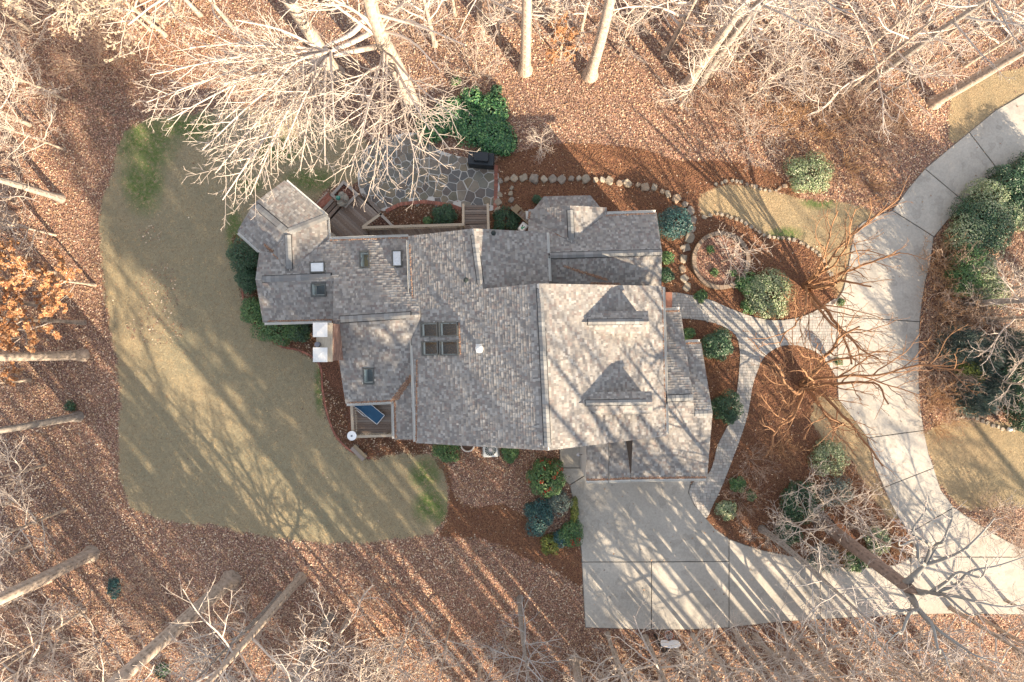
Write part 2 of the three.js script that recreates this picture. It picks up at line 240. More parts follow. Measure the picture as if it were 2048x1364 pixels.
{ // paver walk
  const walk = new THREE.Group(); walk.name = 'paver_walk'; scene.add(walk); structure(walk); walk.userData.label = 'grey paver walk curving from the porch to the driveway';
  const w = toWorld(SM.walk); part('bedding', sheetGeo(w, 0.03), M('sandjoint', 0.16, 0.14, 0.12, 0.95), walk);
  const b = new Builder(); rowsPieces(b, w, 0.12, 0.26, 0.155, 0.062, 0.03, 0.012, [[0.37, 0.355, 0.335], [0.32, 0.31, 0.295], [0.41, 0.385, 0.36], [0.355, 0.33, 0.31]], rngOf(41), 0.006);
  const m = part('pavers', b.geo(), VC(0.85), walk); m.userData.kind = 'stuff';
}
const brickPal = [[0.30, 0.11, 0.075], [0.26, 0.10, 0.07], [0.34, 0.14, 0.10], [0.22, 0.09, 0.065]];
{ // flagstone patio: every stone is a piece of its own
  const patio = new THREE.Group(); patio.name = 'flagstone_patio'; scene.add(patio); structure(patio); patio.userData.label = 'patio of irregular flagstones in pale mortar';
  const out = toWorld(SM.patio), rng = rngOf(52); part('mortar', sheetGeo(out, 0.03), M('mortar', 0.50, 0.485, 0.46, 0.95), patio);
  const seeds = []; let x0 = 1e9, x1 = -1e9, y0 = 1e9, y1 = -1e9; for (const p of out) { x0 = Math.min(x0, p[0]); x1 = Math.max(x1, p[0]); y0 = Math.min(y0, p[1]); y1 = Math.max(y1, p[1]); }
  for (let t = 0; t < 9000 && seeds.length < 420; t++) { const s = [lerp(x0 - 0.2, x1 + 0.2, rng()), lerp(y0 - 0.2, y1 + 0.2, rng())], d = 0.27 + 0.14 * Math.max(0, N2(s[0] * 0.5, s[1] * 0.5) + 0.4) + 0.08 * rng(); if (seeds.every(q => Math.hypot(q[0] - s[0], q[1] - s[1]) > d)) seeds.push(s); }
  const tones = [[0.20, 0.205, 0.20], [0.16, 0.17, 0.19], [0.27, 0.245, 0.20], [0.22, 0.19, 0.17], [0.24, 0.25, 0.24], [0.30, 0.28, 0.255], [0.17, 0.158, 0.162], [0.21, 0.21, 0.18], [0.25, 0.23, 0.215]].map((c, i) => new THREE.MeshStandardMaterial({ color: lin(...c).multiplyScalar(1.75), roughness: 0.85, map: texConcrete, side: THREE.DoubleSide }));
  for (const s of seeds) {
    let c = [[s[0] - 1, s[1] - 1], [s[0] + 1, s[1] - 1], [s[0] + 1, s[1] + 1], [s[0] - 1, s[1] + 1]];
    for (const q of seeds) { if (q === s) continue; const nx = q[0] - s[0], ny = q[1] - s[1]; if (nx * nx + ny * ny > 4) continue; c = clipHalf(c, nx, ny, nx * (q[0] + s[0]) / 2 + ny * (q[1] + s[1]) / 2); if (c.length < 3) break; }
    if (c.length < 3 || !inPoly(s[0], s[1], out)) continue;
    c = c.filter((p, i) => { const q = c[(i + 1) % c.length]; return Math.hypot(p[0] - q[0], p[1] - q[1]) > 0.06; }); if (c.length < 3) continue;
    c = inset(c, 0.028 + 0.012 * rng()); if (Math.abs(area(c)) < 0.02) continue;
    c = c.map(p => [p[0] + (rng() - 0.5) * 0.03, p[1] + (rng() - 0.5) * 0.03]);
    const sh = new THREE.Shape(c.map(p => new THREE.Vector2(p[0], -p[1]))), g = new THREE.ExtrudeGeometry(sh, { depth: 0.02, bevelEnabled: true, bevelThickness: 0.008, bevelSize: 0.012, bevelSegments: 1 }); g.rotateX(-Math.PI / 2); g.translate(0, 0.026 + rng() * 0.008, 0);
    part('flagstone', g, tones[Math.floor(rng() * tones.length)], patio);
  }
  const b = new Builder(), r2 = rngOf(53);                   // brick edging of the patio
  const edge = (pts, n) => { for (let i = 0; i < pts.length - 1; i++) for (let k = 0; k < n; k++) { const a = P(lerp(pts[i][0], pts[i + 1][0], (k + 0.03) / n), lerp(pts[i][1], pts[i + 1][1], (k + 0.03) / n), 0.07), c = P(lerp(pts[i][0], pts[i + 1][0], (k + 0.93) / n), lerp(pts[i][1], pts[i + 1][1], (k + 0.93) / n), 0.07), d = c.clone().sub(a).normalize(), s = V(-d.z, 0, d.x).multiplyScalar(0.1), col = brickPal[Math.floor(r2() * 4)]; b.prism([a.clone().add(s), c.clone().add(s), c.clone().sub(s), a.clone().sub(s)].reverse(), V(0, -0.07, 0), col); } };
  edge([[772, 422], [800, 408], [850, 403], [900, 410], [922, 418]], 10); edge([[992, 330], [992, 372], [990, 420]], 10);
  part('brick_edging', b.geo(), VC(0.85), patio).userData.kind = 'stuff';
}
// ---------------------------------------------------------------- the house
const house = thing('house', 'large rambling house with grey-brown shingle roofs, dormers and many skylights', 'house');
const CAM = V(0, CAM_H, 0);
const SHINGLE = [[0.222, 0.21, 0.201], [0.187, 0.173, 0.164], [0.27, 0.257, 0.244], [0.197, 0.167, 0.156], [0.235, 0.218, 0.204], [0.174, 0.164, 0.159], [0.25, 0.23, 0.211], [0.3, 0.286, 0.271]];
const matDeckRoof = M('roof_deck', 0.12, 0.115, 0.11, 0.95), matShingle = VC(0.92), matTrim = M('trim', 0.62, 0.60, 0.56, 0.6), matWall = M('siding', 0.46, 0.43, 0.38, 0.8), matGutter = M('gutter', 0.66, 0.65, 0.62, 0.45);
const ROOF = {};
const roofRng = rngOf(77);
function planeOf(pts) {
  const [a, b, c] = pts.map(p => P(...p)), n = b.clone().sub(a).cross(c.clone().sub(a)).normalize(); if (n.y < 0) n.negate();
  const hit = (px, py) => { const d = V((px - 1024) / FOC, -1, (py - 682) / FOC), t = a.clone().sub(CAM).dot(n) / d.dot(n); return CAM.clone().addScaledVector(d, t); };
  const down = V(0, -1, 0).addScaledVector(n, n.y).normalize(), up = down.clone().negate(), side = up.clone().cross(n).normalize();
  return { n, a, hit, up, side, uv: p => [p.clone().sub(a).dot(side), p.clone().sub(a).dot(up)], at: (u, v, w = 0) => a.clone().addScaledVector(side, u).addScaledVector(up, v).addScaledVector(n, w), height: (x, z) => a.y - (n.x * (x - a.x) + n.z * (z - a.z)) / n.y };
}
function roof(key, pts, poly, o = {}) {
  const pl = planeOf(pts); ROOF[key] = pl;
  const uv = poly.map(p => pl.uv(pl.hit(p[0], p[1]))); pl.uvPoly = uv;
  if (area(uv) < 0) uv.reverse();
  const holes = (o.holes || []).map(h => h.map(p => pl.uv(pl.hit(p[0], p[1]))));
  const slope = part('roof_slope', (() => {
    const sh = new THREE.Shape(uv.map(p => new THREE.Vector2(p[0], p[1]))); for (const h of holes) sh.holes.push(new THREE.Path(h.map(p => new THREE.Vector2(p[0], p[1]))));
    const g = new THREE.ExtrudeGeometry(sh, { depth: 0.16, bevelEnabled: false }); g.translate(0, 0, -0.165);
    g.applyMatrix4(new THREE.Matrix4().makeBasis(pl.side, pl.up, pl.n).setPosition(pl.a)); return g;
  })(), matTrim, house);
  const b = new Builder(); let u0 = 1e9, u1 = -1e9, v0 = 1e9, v1 = -1e9; for (const p of uv) { u0 = Math.min(u0, p[0]); u1 = Math.max(u1, p[0]); v0 = Math.min(v0, p[1]); v1 = Math.max(v1, p[1]); }
  const ROW = 0.132, rng = roofRng, big = holes.map(h => inset(h, -0.03));
  for (let v = v0 - 0.02; v < v1; v += ROW) {
    for (let u = u0 - rng() * 0.3; u < u1;) {
      const w = rng() < 0.4 ? lerp(0.06, 0.10, rng()) : lerp(0.10, 0.20, rng()), a = u, c = u + w; u += w;
      const rect = [[a, v], [c, v], [c, v + ROW], [a, v + ROW]], ins = rect.map(p => inPoly(p[0], p[1], uv)); let q = rect, whole = true;
      if (big.some(h => inPoly((a + c) / 2, v + ROW / 2, h))) continue;
      if (!ins.every(k => k)) { q = clipRect(uv, a, v, c, v + ROW); whole = false; if (q.length < 3 || Math.abs(area(q)) < 0.0008) continue; }
      const col = SHINGLE[Math.floor(rng() * SHINGLE.length)], k = 0.86 + 0.28 * rng(), cc = [col[0] * k, col[1] * k, col[2] * k], t = rng() < 0.5 ? 0.012 : 0.024;
      const hgt = vv => 0.003 + t * (1 - (vv - v) / ROW);
      const top = q.map(p => pl.at(p[0], p[1], hgt(p[1])));
      for (let i = 1; i < top.length - 1; i++) b.tri(top[0], top[i], top[i + 1], cc);
      if (whole) { const l = pl.at(a, v, -0.004), r = pl.at(c, v, -0.004); b.quad(l, r, top[1], top[0], cc); b.tri(l, top[0], top[3], cc); b.tri(r, top[2], top[1], cc); }
    }
  }
  const sm = part('shingles', b.geo(), matShingle, slope); sm.userData.kind = 'stuff';
  if (o.wall !== false) {                             // walls below this slope, set in from its edges
    const w = inset(poly.map(p => { const h = pl.hit(p[0], p[1]); return [h.x, h.z]; }), o.inset ?? 0.38), wb = new Builder(), bot = o.bottom ?? 0;
    for (let i = 0; i < w.length; i++) { const p = w[i], q = w[(i + 1) % w.length], hp = pl.height(p[0], p[1]) - 0.17, hq = pl.height(q[0], q[1]) - 0.17; wb.quad(V(p[0], bot, p[1]), V(q[0], bot, q[1]), V(q[0], hq, q[1]), V(p[0], hp, p[1]), [1, 1, 1]); }
    part('wall', wb.geo(), o.wallMat || matWall, house);
  }
  return pl;
}
const capTones = [[0.20, 0.202, 0.202], [0.17, 0.172, 0.174], [0.235, 0.236, 0.236], [0.185, 0.18, 0.178]].map((c, i) => M('cap' + i, ...c, 0.9));
function ridge(k1, k2, p0, p1, vent = true, wid = 0.16) {       // cap shingles laid over a ridge or a hip
  const A = ROOF[k1], Bp = ROOF[k2], a = A.hit(...p0), b = A.hit(...p1), d = b.clone().sub(a), L = d.length(); d.normalize();
  const sideDir = pl => { const s = d.clone().cross(pl.n); s.normalize(); if (s.dot(pl.a.clone().sub(a)) < 0) s.negate(); return s; };
  const center = k => ROOF[k].at(...ROOF[k].uvPoly.reduce((m, p) => [m[0] + p[0] / ROOF[k].uvPoly.length, m[1] + p[1] / ROOF[k].uvPoly.length], [0, 0]));
  const dir = k => { const pl = ROOF[k]; let s = d.clone().cross(pl.n).normalize(); if (s.dot(center(k).sub(a)) < 0) s.negate(); return s; };
  const s1 = dir(k1), s2 = dir(k2), up = A.n.clone().add(Bp.n).normalize(), lift = vent ? 0.075 : 0.025, len = 0.21;
  const bld = new Builder(), c = [1, 1, 1], e = 0.03;
  const rise = t => up.clone().multiplyScalar(lift + (1 - t) * 0.012);
  const pt = (t, s, w) => d.clone().multiplyScalar(t * len * 1.02).addScaledVector(s, w).add(rise(t));
  const l0 = pt(0, s1, wid), m0 = pt(0, s1, 0), r0 = pt(0, s2, wid), l1 = pt(1, s1, wid), m1 = pt(1, s1, 0), r1 = pt(1, s2, wid), dn = up.clone().multiplyScalar(-lift - 0.005);
  bld.quad(l0, m0, m1, l1, c); bld.quad(m0, r0, r1, m1, c); bld.quad(l0, l1, l1.clone().add(dn), l0.clone().add(dn), c); bld.quad(r0, r1, r1.clone().add(dn), r0.clone().add(dn), c); bld.tri(l0, m0, l0.clone().add(dn), c); bld.tri(r0, m0, r0.clone().add(dn), c);
  const g = bld.geo(), root = new THREE.Group(); root.name = vent ? 'ridge_vent' : 'ridge_cap'; house.add(root);
  if (vent) { const vb = new Builder(), w2 = wid + 0.04, up2 = up.clone().multiplyScalar(0.034), A0 = a.clone().addScaledVector(d, -0.03), B0 = b.clone().addScaledVector(d, 0.03), q = (o, s, w) => o.clone().addScaledVector(s, w).add(up2); vb.quad(q(A0, s1, w2), q(A0, s1, 0), q(B0, s1, 0), q(B0, s1, w2), c); vb.quad(q(A0, s2, 0), q(A0, s2, w2), q(B0, s2, w2), q(B0, s2, 0), c); part('vent_shadow_strip', vb.geo(), M('vent_shadow_strip', 0.03, 0.03, 0.032, 0.9), root); }  // near-black strip past the caps paints the gap and shadow lines beside the vent
  for (let i = 0; i * len < L - 0.05; i++) { const m = part('cap_shingle', g, capTones[Math.floor(roofRng() * 4)], root); m.position.copy(a).addScaledVector(d, i * len); }
}
const rect = (x0, y0, x1, y1, k = -0.024) => [[x0, y0 - (x0 - (x0 + x1) / 2) * -k], [x1, y0 + (x1 - x0) / 2 * k], [x1 - k * (y1 - y0), y1 + (x1 - x0) / 2 * k], [x0 - k * (y1 - y0), y1 - (x1 - x0) / 2 * k]];
const SKY = {
  ml: [rect(844, 647, 875, 672), rect(881, 646, 915, 671), rect(846, 684, 876, 709), rect(882, 683, 916, 709)],
  w1u: [rect(721, 505, 737, 535), rect(786, 504, 802, 533), rect(622, 527, 648, 545)], w2l: [rect(624, 567, 650, 591)], w1l: [rect(728, 737, 746, 766)],
};
roof('ml', [[820, 475, 4.8], [832, 880, 4.8], [1087, 734, 8.2]], [[817, 472], [947, 457], [962, 578], [1078, 567], [1096, 901], [832, 886]], { holes: SKY.ml });
roof('mr', [[1325, 572, 4.8], [1333, 872, 4.8], [1087, 734, 8.2]], [[1078, 567], [1325, 572], [1333, 872], [1096, 901]]);
roof('r2', [[1093, 464, 4.8], [1099, 568, 4.8], [954, 517, 6.64]], [[947, 457], [1093, 464], [1099, 584], [963, 592]]);
roof('w1u', [[655, 478, 3.5], [818, 474, 3.5], [745, 634, 5.2]], [[656, 479], [818, 473], [840, 472], [840, 629], [666, 640], [668, 552], [511, 559], [519, 502], [546, 506], [579, 541]], { holes: SKY.w1u });
roof('w1l', [[691, 807, 3.5], [787, 803, 3.5], [745, 634, 5.2]], [[666, 640], [840, 629], [842, 728], [787, 803], [691, 807]], { holes: SKY.w1l });
roof('w2l', [[526, 645, 3.5], [665, 641, 3.5], [590, 555.5, 4.38]], [[511, 559], [676, 551], [673, 641], [526, 645]], { holes: SKY.w2l });
roof('shed', [[787, 805, 3.5], [789, 879, 3.5], [833, 840, 4.03]], [[787, 803], [843, 726], [847, 879], [789, 879]]);
roof('ane', [[569, 361, 3.4], [653, 433, 3.4], [541, 436, 4.25]], [[569, 361], [653, 433], [575, 464], [507, 407]], { inset: 0.3 });
roof('asw', [[475, 462, 3.4], [519, 502, 3.4], [541, 436, 4.25]], [[507, 407], [575, 464], [546, 506], [519, 502], [475, 462]], { inset: 0.3 });
roof('ae', [[653, 433, 3.4], [656, 480, 3.4], [577, 500, 4.25]], [[575, 464], [653, 433], [656, 480], [579, 542]], { inset: 0.3 });
roof('aw', [[575, 464, 4.25], [578, 541, 4.2], [545, 505, 3.78]], [[575, 464], [579, 542], [545, 507]], { wall: false });
roof('neu', [[1210, 428, 3.5], [1312, 425, 3.5], [1210, 507, 4.7]], [[1056, 464], [1057, 438], [1143, 484], [1213, 428], [1313, 425], [1324, 504], [1060, 514]]);
roof('nel', [[1322, 568, 3.84], [1098, 574, 3.84], [1210, 508, 4.7]], [[1085, 513], [1324, 504], [1322, 590], [1085, 596]]);
roof('cgl', [[1056, 420, 3.4], [1056, 460, 3.4], [1141, 447, 4.39]], [[1057, 419], [1140, 411], [1143, 485], [1057, 439]]);
roof('cgr', [[1213, 415, 3.4], [1213, 428, 3.4], [1141, 447, 4.39]], [[1140, 411], [1213, 415], [1213, 429], [1143, 485]]);
roof('bay', [[1088, 393, 2.8], [1180, 391, 2.8], [1135, 421, 3.3]], [[1088, 393], [1180, 391], [1177, 420], [1098, 422]], { inset: 0.2 });
roof('bayl', [[1088, 393, 2.8], [1066, 421, 2.8], [1098, 422, 3.3]], [[1088, 393], [1098, 422], [1066, 421]], { inset: 0.12 });
roof('bayr', [[1180, 391, 2.8], [1201, 416, 2.8], [1177, 420, 3.3]], [[1180, 391], [1201, 416], [1177, 420]], { inset: 0.12 });
roof('gs', [[1262, 959, 3.3], [1414, 957, 3.3], [1360, 796, 4.76]], [[1300, 798], [1386, 795], [1389, 829], [1425, 826], [1414, 957], [1262, 959], [1266, 866]]);
roof('gl', [[1172, 962, 3.3], [1217, 961, 3.3], [1195, 880, 3.78]], [[1172, 876], [1217, 874], [1217, 961], [1172, 962]], { inset: 0.03, wallMat: M('garage_wall', 0.56, 0.55, 0.54, 0.7) });
roof('gm', [[1218, 961, 3.3], [1262, 959, 3.3], [1235, 880, 3.6]], [[1218, 872], [1250, 868], [1261, 948], [1262, 959], [1218, 961]]);
roof('p1', [[1327, 621, 3.3], [1361, 620, 3.3], [1360, 796, 4.76]], [[1320, 621], [1361, 620], [1386, 795], [1320, 798]], { inset: 0.3 });
roof('p2', [[1371, 685, 3.3], [1402, 684, 3.3], [1407, 827, 4.49]], [[1364, 685], [1402, 684], [1425, 826], [1380, 829]], { inset: 0.3 });
{ // cheek between the two garage slopes, its shade painted into the dark colour
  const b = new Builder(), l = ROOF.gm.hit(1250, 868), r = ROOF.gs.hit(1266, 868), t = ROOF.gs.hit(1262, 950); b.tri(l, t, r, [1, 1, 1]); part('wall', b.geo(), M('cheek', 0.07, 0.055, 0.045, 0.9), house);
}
for (const [a, y0, y1, x0, x1, key] of [[1170, 644, 643, 1298, 22, 'd1'], [1165, 806, 804, 1305, 22, 'd2']]) {     // two gabled dormers
  const hr = ROOF.mr.hit(a, y0).y + 0.12, R0 = [a, y0, hr], R1 = [x0, y1, hr];
  roof(key + 'u', [R0, R1, [1245, y0 - 21, hr - 0.42]], [[a - 8, y0], [x0, y1], [x0 - 2, y1 - 21], [a + 14, y0 - 21]], { bottom: 5.0, inset: 0.14 });
  roof(key + 'l', [R0, R1, [1245, y0 + 22, hr - 0.42]], [[a - 8, y0], [x0, y1], [x0, y1 + 23], [a + 30, y0 + 23]], { bottom: 5.0, inset: 0.14 });
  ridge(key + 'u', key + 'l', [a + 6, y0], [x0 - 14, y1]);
}
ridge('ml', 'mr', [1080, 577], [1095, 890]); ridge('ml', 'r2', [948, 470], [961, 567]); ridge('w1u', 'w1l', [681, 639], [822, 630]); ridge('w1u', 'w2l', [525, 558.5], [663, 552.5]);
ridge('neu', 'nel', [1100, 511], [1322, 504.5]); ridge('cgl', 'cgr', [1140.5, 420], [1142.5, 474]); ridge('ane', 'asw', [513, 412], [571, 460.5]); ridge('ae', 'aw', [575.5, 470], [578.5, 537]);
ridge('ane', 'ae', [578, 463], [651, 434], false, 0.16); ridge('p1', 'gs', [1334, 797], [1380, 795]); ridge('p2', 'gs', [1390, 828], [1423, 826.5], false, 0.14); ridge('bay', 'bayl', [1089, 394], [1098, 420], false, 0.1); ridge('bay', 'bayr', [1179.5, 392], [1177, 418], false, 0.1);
// gutters along the eaves
function gutter(key, p0, p1) {
  const pl = ROOF[key], a = pl.hit(...p0), b = pl.hit(...p1), d = b.clone().sub(a); d.y = 0; d.normalize(); const out = V(pl.n.x, 0, pl.n.z).normalize(), dn = V(0, -0.02, 0);
  const prof = [[0, -0.14], [0.01, -0.15], [0.10, -0.15], [0.125, -0.10], [0.125, -0.02], [0.118, -0.02], [0.115, -0.10], [0.095, -0.142], [0.0, -0.142]], g = new Builder();
  for (let i = 0; i < prof.length - 1; i++) { const q = (P0, pr) => P0.clone().addScaledVector(out, pr[0] + 0.005).add(V(0, pr[1], 0)); g.quad(q(a, prof[i]), q(b, prof[i]), q(b, prof[i + 1]), q(a, prof[i + 1]), [1, 1, 1]); }
  part('gutter', g.geo(), matGutter, house);
}
gutter('ml', [818, 480], [832, 884]); gutter('w1u', [657, 479], [816, 473.5]); gutter('w2l', [527, 645], [662, 641]); gutter('w1l', [692, 807], [785, 803]); gutter('shed', [787, 806], [789, 878]); gutter('ane', [570, 362], [652, 432]); gutter('ae', [653, 435], [656, 477]); gutter('asw', [476, 463], [518, 501]);
gutter('r2', [1093, 465], [1098, 562]); gutter('neu', [1215, 428], [1312, 425]); gutter('cgl', [1056.5, 421], [1057, 437]); gutter('mr', [1325, 574], [1333, 868]); gutter('gs', [1263, 959], [1413, 957]); gutter('gl', [1173, 962], [1216, 961]); gutter('gm', [1219, 961], [1262, 959]); gutter('p1', [1330, 621], [1360, 620]); gutter('p2', [1372, 685], [1401, 684]);
// skylights: raised frame, glass pane, pale shaft below
const matGlass = new THREE.MeshPhysicalMaterial({ color: lin(0.92, 0.96, 0.96), roughness: 0.03, transmission: 1, thickness: 0, ior: 1.5, side: THREE.DoubleSide });
const matFrosted = new THREE.MeshStandardMaterial({ color: lin(0.62, 0.66, 0.70), roughness: 0.25, side: THREE.DoubleSide, bumpMap: texLitter, bumpScale: 0.02 });
const matSkyFrame = M('sky_frame', 0.085, 0.088, 0.085, 0.5, { metalness: 0.3 });
function skylight(key, q, kind) {
  const pl = ROOF[key], uv = q.map(p => pl.uv(pl.hit(p[0], p[1]))), root = new THREE.Group(); root.name = 'skylight'; house.add(root);
  const o1 = inset(uv, -0.05), i1 = inset(uv, 0.012), fb = new Builder(), H0 = -0.02, H1 = 0.1, c = [1, 1, 1];
  for (let i = 0; i < 4; i++) { const j = (i + 1) % 4; fb.quad(pl.at(...o1[i], H0), pl.at(...o1[j], H0), pl.at(...o1[j], H1), pl.at(...o1[i], H1), c); fb.quad(pl.at(...o1[i], H1), pl.at(...o1[j], H1), pl.at(...i1[j], H1), pl.at(...i1[i], H1), c); fb.quad(pl.at(...i1[i], H1), pl.at(...i1[j], H1), pl.at(...i1[j], H0), pl.at(...i1[i], H0), c); }
  part('frame', fb.geo(), matSkyFrame, root);
  const pb = new Builder(); pb.quad(...i1.map(p => pl.at(...p, H1 - 0.015)), c); part('pane', pb.geo(), kind === 'frost' ? matFrosted : matGlass, root);
  const wb = new Builder(), D = 0.75, drop = V(0, -D, 0); for (let i = 0; i < 4; i++) { const j = (i + 1) % 4, a = pl.at(...i1[i], 0), b = pl.at(...i1[j], 0); wb.quad(a, b, b.clone().add(drop), a.clone().add(drop), c); } part('light_shaft', wb.geo(), M('shaft', 0.75, 0.8, 0.78, 0.8), root);
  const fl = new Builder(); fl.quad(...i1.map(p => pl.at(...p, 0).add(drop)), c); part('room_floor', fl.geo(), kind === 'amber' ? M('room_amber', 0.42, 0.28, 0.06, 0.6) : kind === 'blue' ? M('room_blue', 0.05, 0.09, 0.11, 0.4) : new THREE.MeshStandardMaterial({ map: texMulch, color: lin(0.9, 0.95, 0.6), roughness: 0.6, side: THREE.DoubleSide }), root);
}
SKY.ml.forEach(q => skylight('ml', q, 'brown')); skylight('w1u', SKY.w1u[0], 'amber'); skylight('w1u', SKY.w1u[1], 'frost'); skylight('w1u', SKY.w1u[2], 'frost'); skylight('w2l', SKY.w2l[0], 'blue'); skylight('w1l', SKY.w1l[0], 'blue');
{ // roof vents
  let c = ROOF.ml.hit(959, 697), root = new THREE.Group(); root.name = 'roof_vent'; house.add(root); const wh = M('vent_white', 0.64, 0.64, 0.63, 0.5);
  part('flashing', box(0.42, 0.012, 0.34, 0, 0, 0).applyMatrix4(new THREE.Matrix4().makeBasis(ROOF.ml.side, ROOF.ml.n, ROOF.ml.up.clone().negate()).setPosition(c.clone().addScaledVector(ROOF.ml.n, 0.035))), wh, root);
  part('stack', cyl(0.11, 0.11, 0.28, c.x, c.y, c.z, 20), wh, root); part('hood', new THREE.LatheGeometry([[0.0, 0.42], [0.12, 0.39], [0.18, 0.30], [0.185, 0.26], [0.15, 0.255]].map(p => new THREE.Vector2(...p)), 24).translate(c.x, c.y, c.z), wh, root);
  for (const [k, x, y] of [['r2', 986, 466], ['ml', 933, 560]]) { c = ROOF[k].hit(x, y); root = new THREE.Group(); root.name = 'plumbing_vent'; house.add(root); const bk = M('vent_black', 0.02, 0.03, 0.03, 0.6); part('boot', cyl(0.14, 0.07, 0.12, c.x, c.y - 0.02, c.z, 14), bk, root); part('pipe', cyl(0.045, 0.045, 0.32, c.x, c.y, c.z, 12), bk, root); }
}
{ // brick chimney with two white caps
  const ch = new THREE.Group(); ch.name = 'chimney'; house.add(ch); const T = 6.6, a = P(634, 647, T), d = P(663, 722, T), cx = (a.x + d.x) / 2, cz = (a.z + d.z) / 2, W = d.x - a.x, D = d.z - a.z, b = new Builder(), rng = rngOf(88);
  const course = (w, dz, y0, y1, zc) => { for (let y = y0; y < y1; y += 0.075) { const off = (Math.round(y / 0.075) % 2) * 0.1; for (const s of [-1, 1]) { for (let z = -dz / 2 - off; z < dz / 2 - 0.01; z += 0.21) { const z0 = Math.max(z, -dz / 2), z1 = Math.min(z + 0.2, dz / 2); if (z1 - z0 < 0.03) continue; const x = cx + s * w / 2, col = brickPal[Math.floor(rng() * 4)], k = 0.8 + 0.5 * rng(), c = [col[0] * k * 1.15, col[1] * k * 1.75, col[2] * k * 1.9]; b.quad(V(x, y, zc + z0), V(x, y, zc + z1), V(x, y + 0.065, zc + z1), V(x, y + 0.065, zc + z0), c); b.quad(V(x, y + 0.065, zc + z0), V(x, y + 0.065, zc + z1), V(x - s * 0.02, y + 0.065, zc + z1), V(x - s * 0.02, y + 0.065, zc + z0), c); }
      for (let x = -w / 2 - off; x < w / 2 - 0.01; x += 0.21) { const x0 = Math.max(x, -w / 2), x1 = Math.min(x + 0.2, w / 2); if (x1 - x0 < 0.03) continue; const z = zc + s * dz / 2, col = brickPal[Math.floor(rng() * 4)], k = 0.8 + 0.5 * rng(); b.quad(V(cx + x0, y, z), V(cx + x1, y, z), V(cx + x1, y + 0.065, z), V(cx + x0, y + 0.065, z), [col[0] * k * 1.15, col[1] * k * 1.75, col[2] * k * 1.9]); } } } };
  course(W, D, 2.4, T - 0.12, cz); course(W + 0.1, D + 0.5, 0, 2.4, cz + 0.1);
  part('brickwork', b.geo(), VC(0.9), ch).userData.kind = 'stuff'; part('core', merge([box(W - 0.03, T - 0.1, D - 0.03, cx, (T - 0.1) / 2, cz), box(W + 0.07, 2.3, D + 0.47, cx, 1.15, cz + 0.1)]), M('brick_mortar', 0.33, 0.27, 0.22, 0.95), ch);
  const sh = new Builder(); const q = (x, y, z) => V(cx + x, y, cz + z); sh.quad(q(-W / 2 - 0.05, 2.4, D / 2 + 0.35), q(W / 2 + 0.05, 2.4, D / 2 + 0.35), q(W / 2, 3.0, D / 2), q(-W / 2, 3.0, D / 2), [0.36, 0.17, 0.1]); part('shoulder', sh.geo(), VC(0.9), ch);
  part('crown', merge([box(W + 0.06, 0.12, D + 0.06, cx, T - 0.05, cz), box(W - 0.12, 0.05, D - 0.12, cx, T + 0.03, cz)]), new THREE.MeshStandardMaterial({ map: texConcrete, color: lin(1.0, 0.92, 0.82), roughness: 0.9 }), ch);
  for (const s of [-1, 1]) { const z = cz + s * D * 0.33, x = cx - 0.1, cp = part('chimney_cap', merge([box(0.5, 0.22, 0.5, x, T + 0.16, z), box(0.66, 0.03, 0.66, x, T + 0.30, z)]), M('cap_white', 0.60, 0.60, 0.60, 0.4), ch); const py = new THREE.ConeGeometry(0.42, 0.1, 4, 1); py.rotateY(Math.PI / 4); py.translate(x, T + 0.365, z); part('lid', py.toNonIndexed(), M('cap_white', 0.60, 0.60, 0.60, 0.4), cp); cp.children[0].geometry.computeVertexNormals(); }
  part('flue', cyl(0.12, 0.12, 0.3, cx - 0.25, T, cz + 0.1, 14), M('flue', 0.12, 0.125, 0.15, 0.4, { metalness: 0.6 }), ch);
}
{ // lamp on the garage side wall and the brick door step of the porch
  const lp = P(1160, 909, 2.2), root = new THREE.Group(); root.name = 'wall_lantern'; house.add(root); const x = ROOF.gl.hit(1172, 910).x - 0.04;
  part('arm', box(0.2, 0.03, 0.03, x - 0.1, 2.25, lp.z), M('lantern', 0.03, 0.03, 0.035, 0.5), root); part('lantern', merge([cyl(0.05, 0.09, 0.22, x - 0.2, 1.98, lp.z, 6), cyl(0.11, 0.02, 0.08, x - 0.2, 2.2, lp.z, 6)]), M('lantern_body', 0.45, 0.46, 0.5, 0.3), root);
  const st = P(1338, 604, 0.2); part('door_step', box(0.35, 0.2, 1.1, st.x, 0.1, st.z), M('door_step', 0.30, 0.14, 0.10, 0.9), house);
}
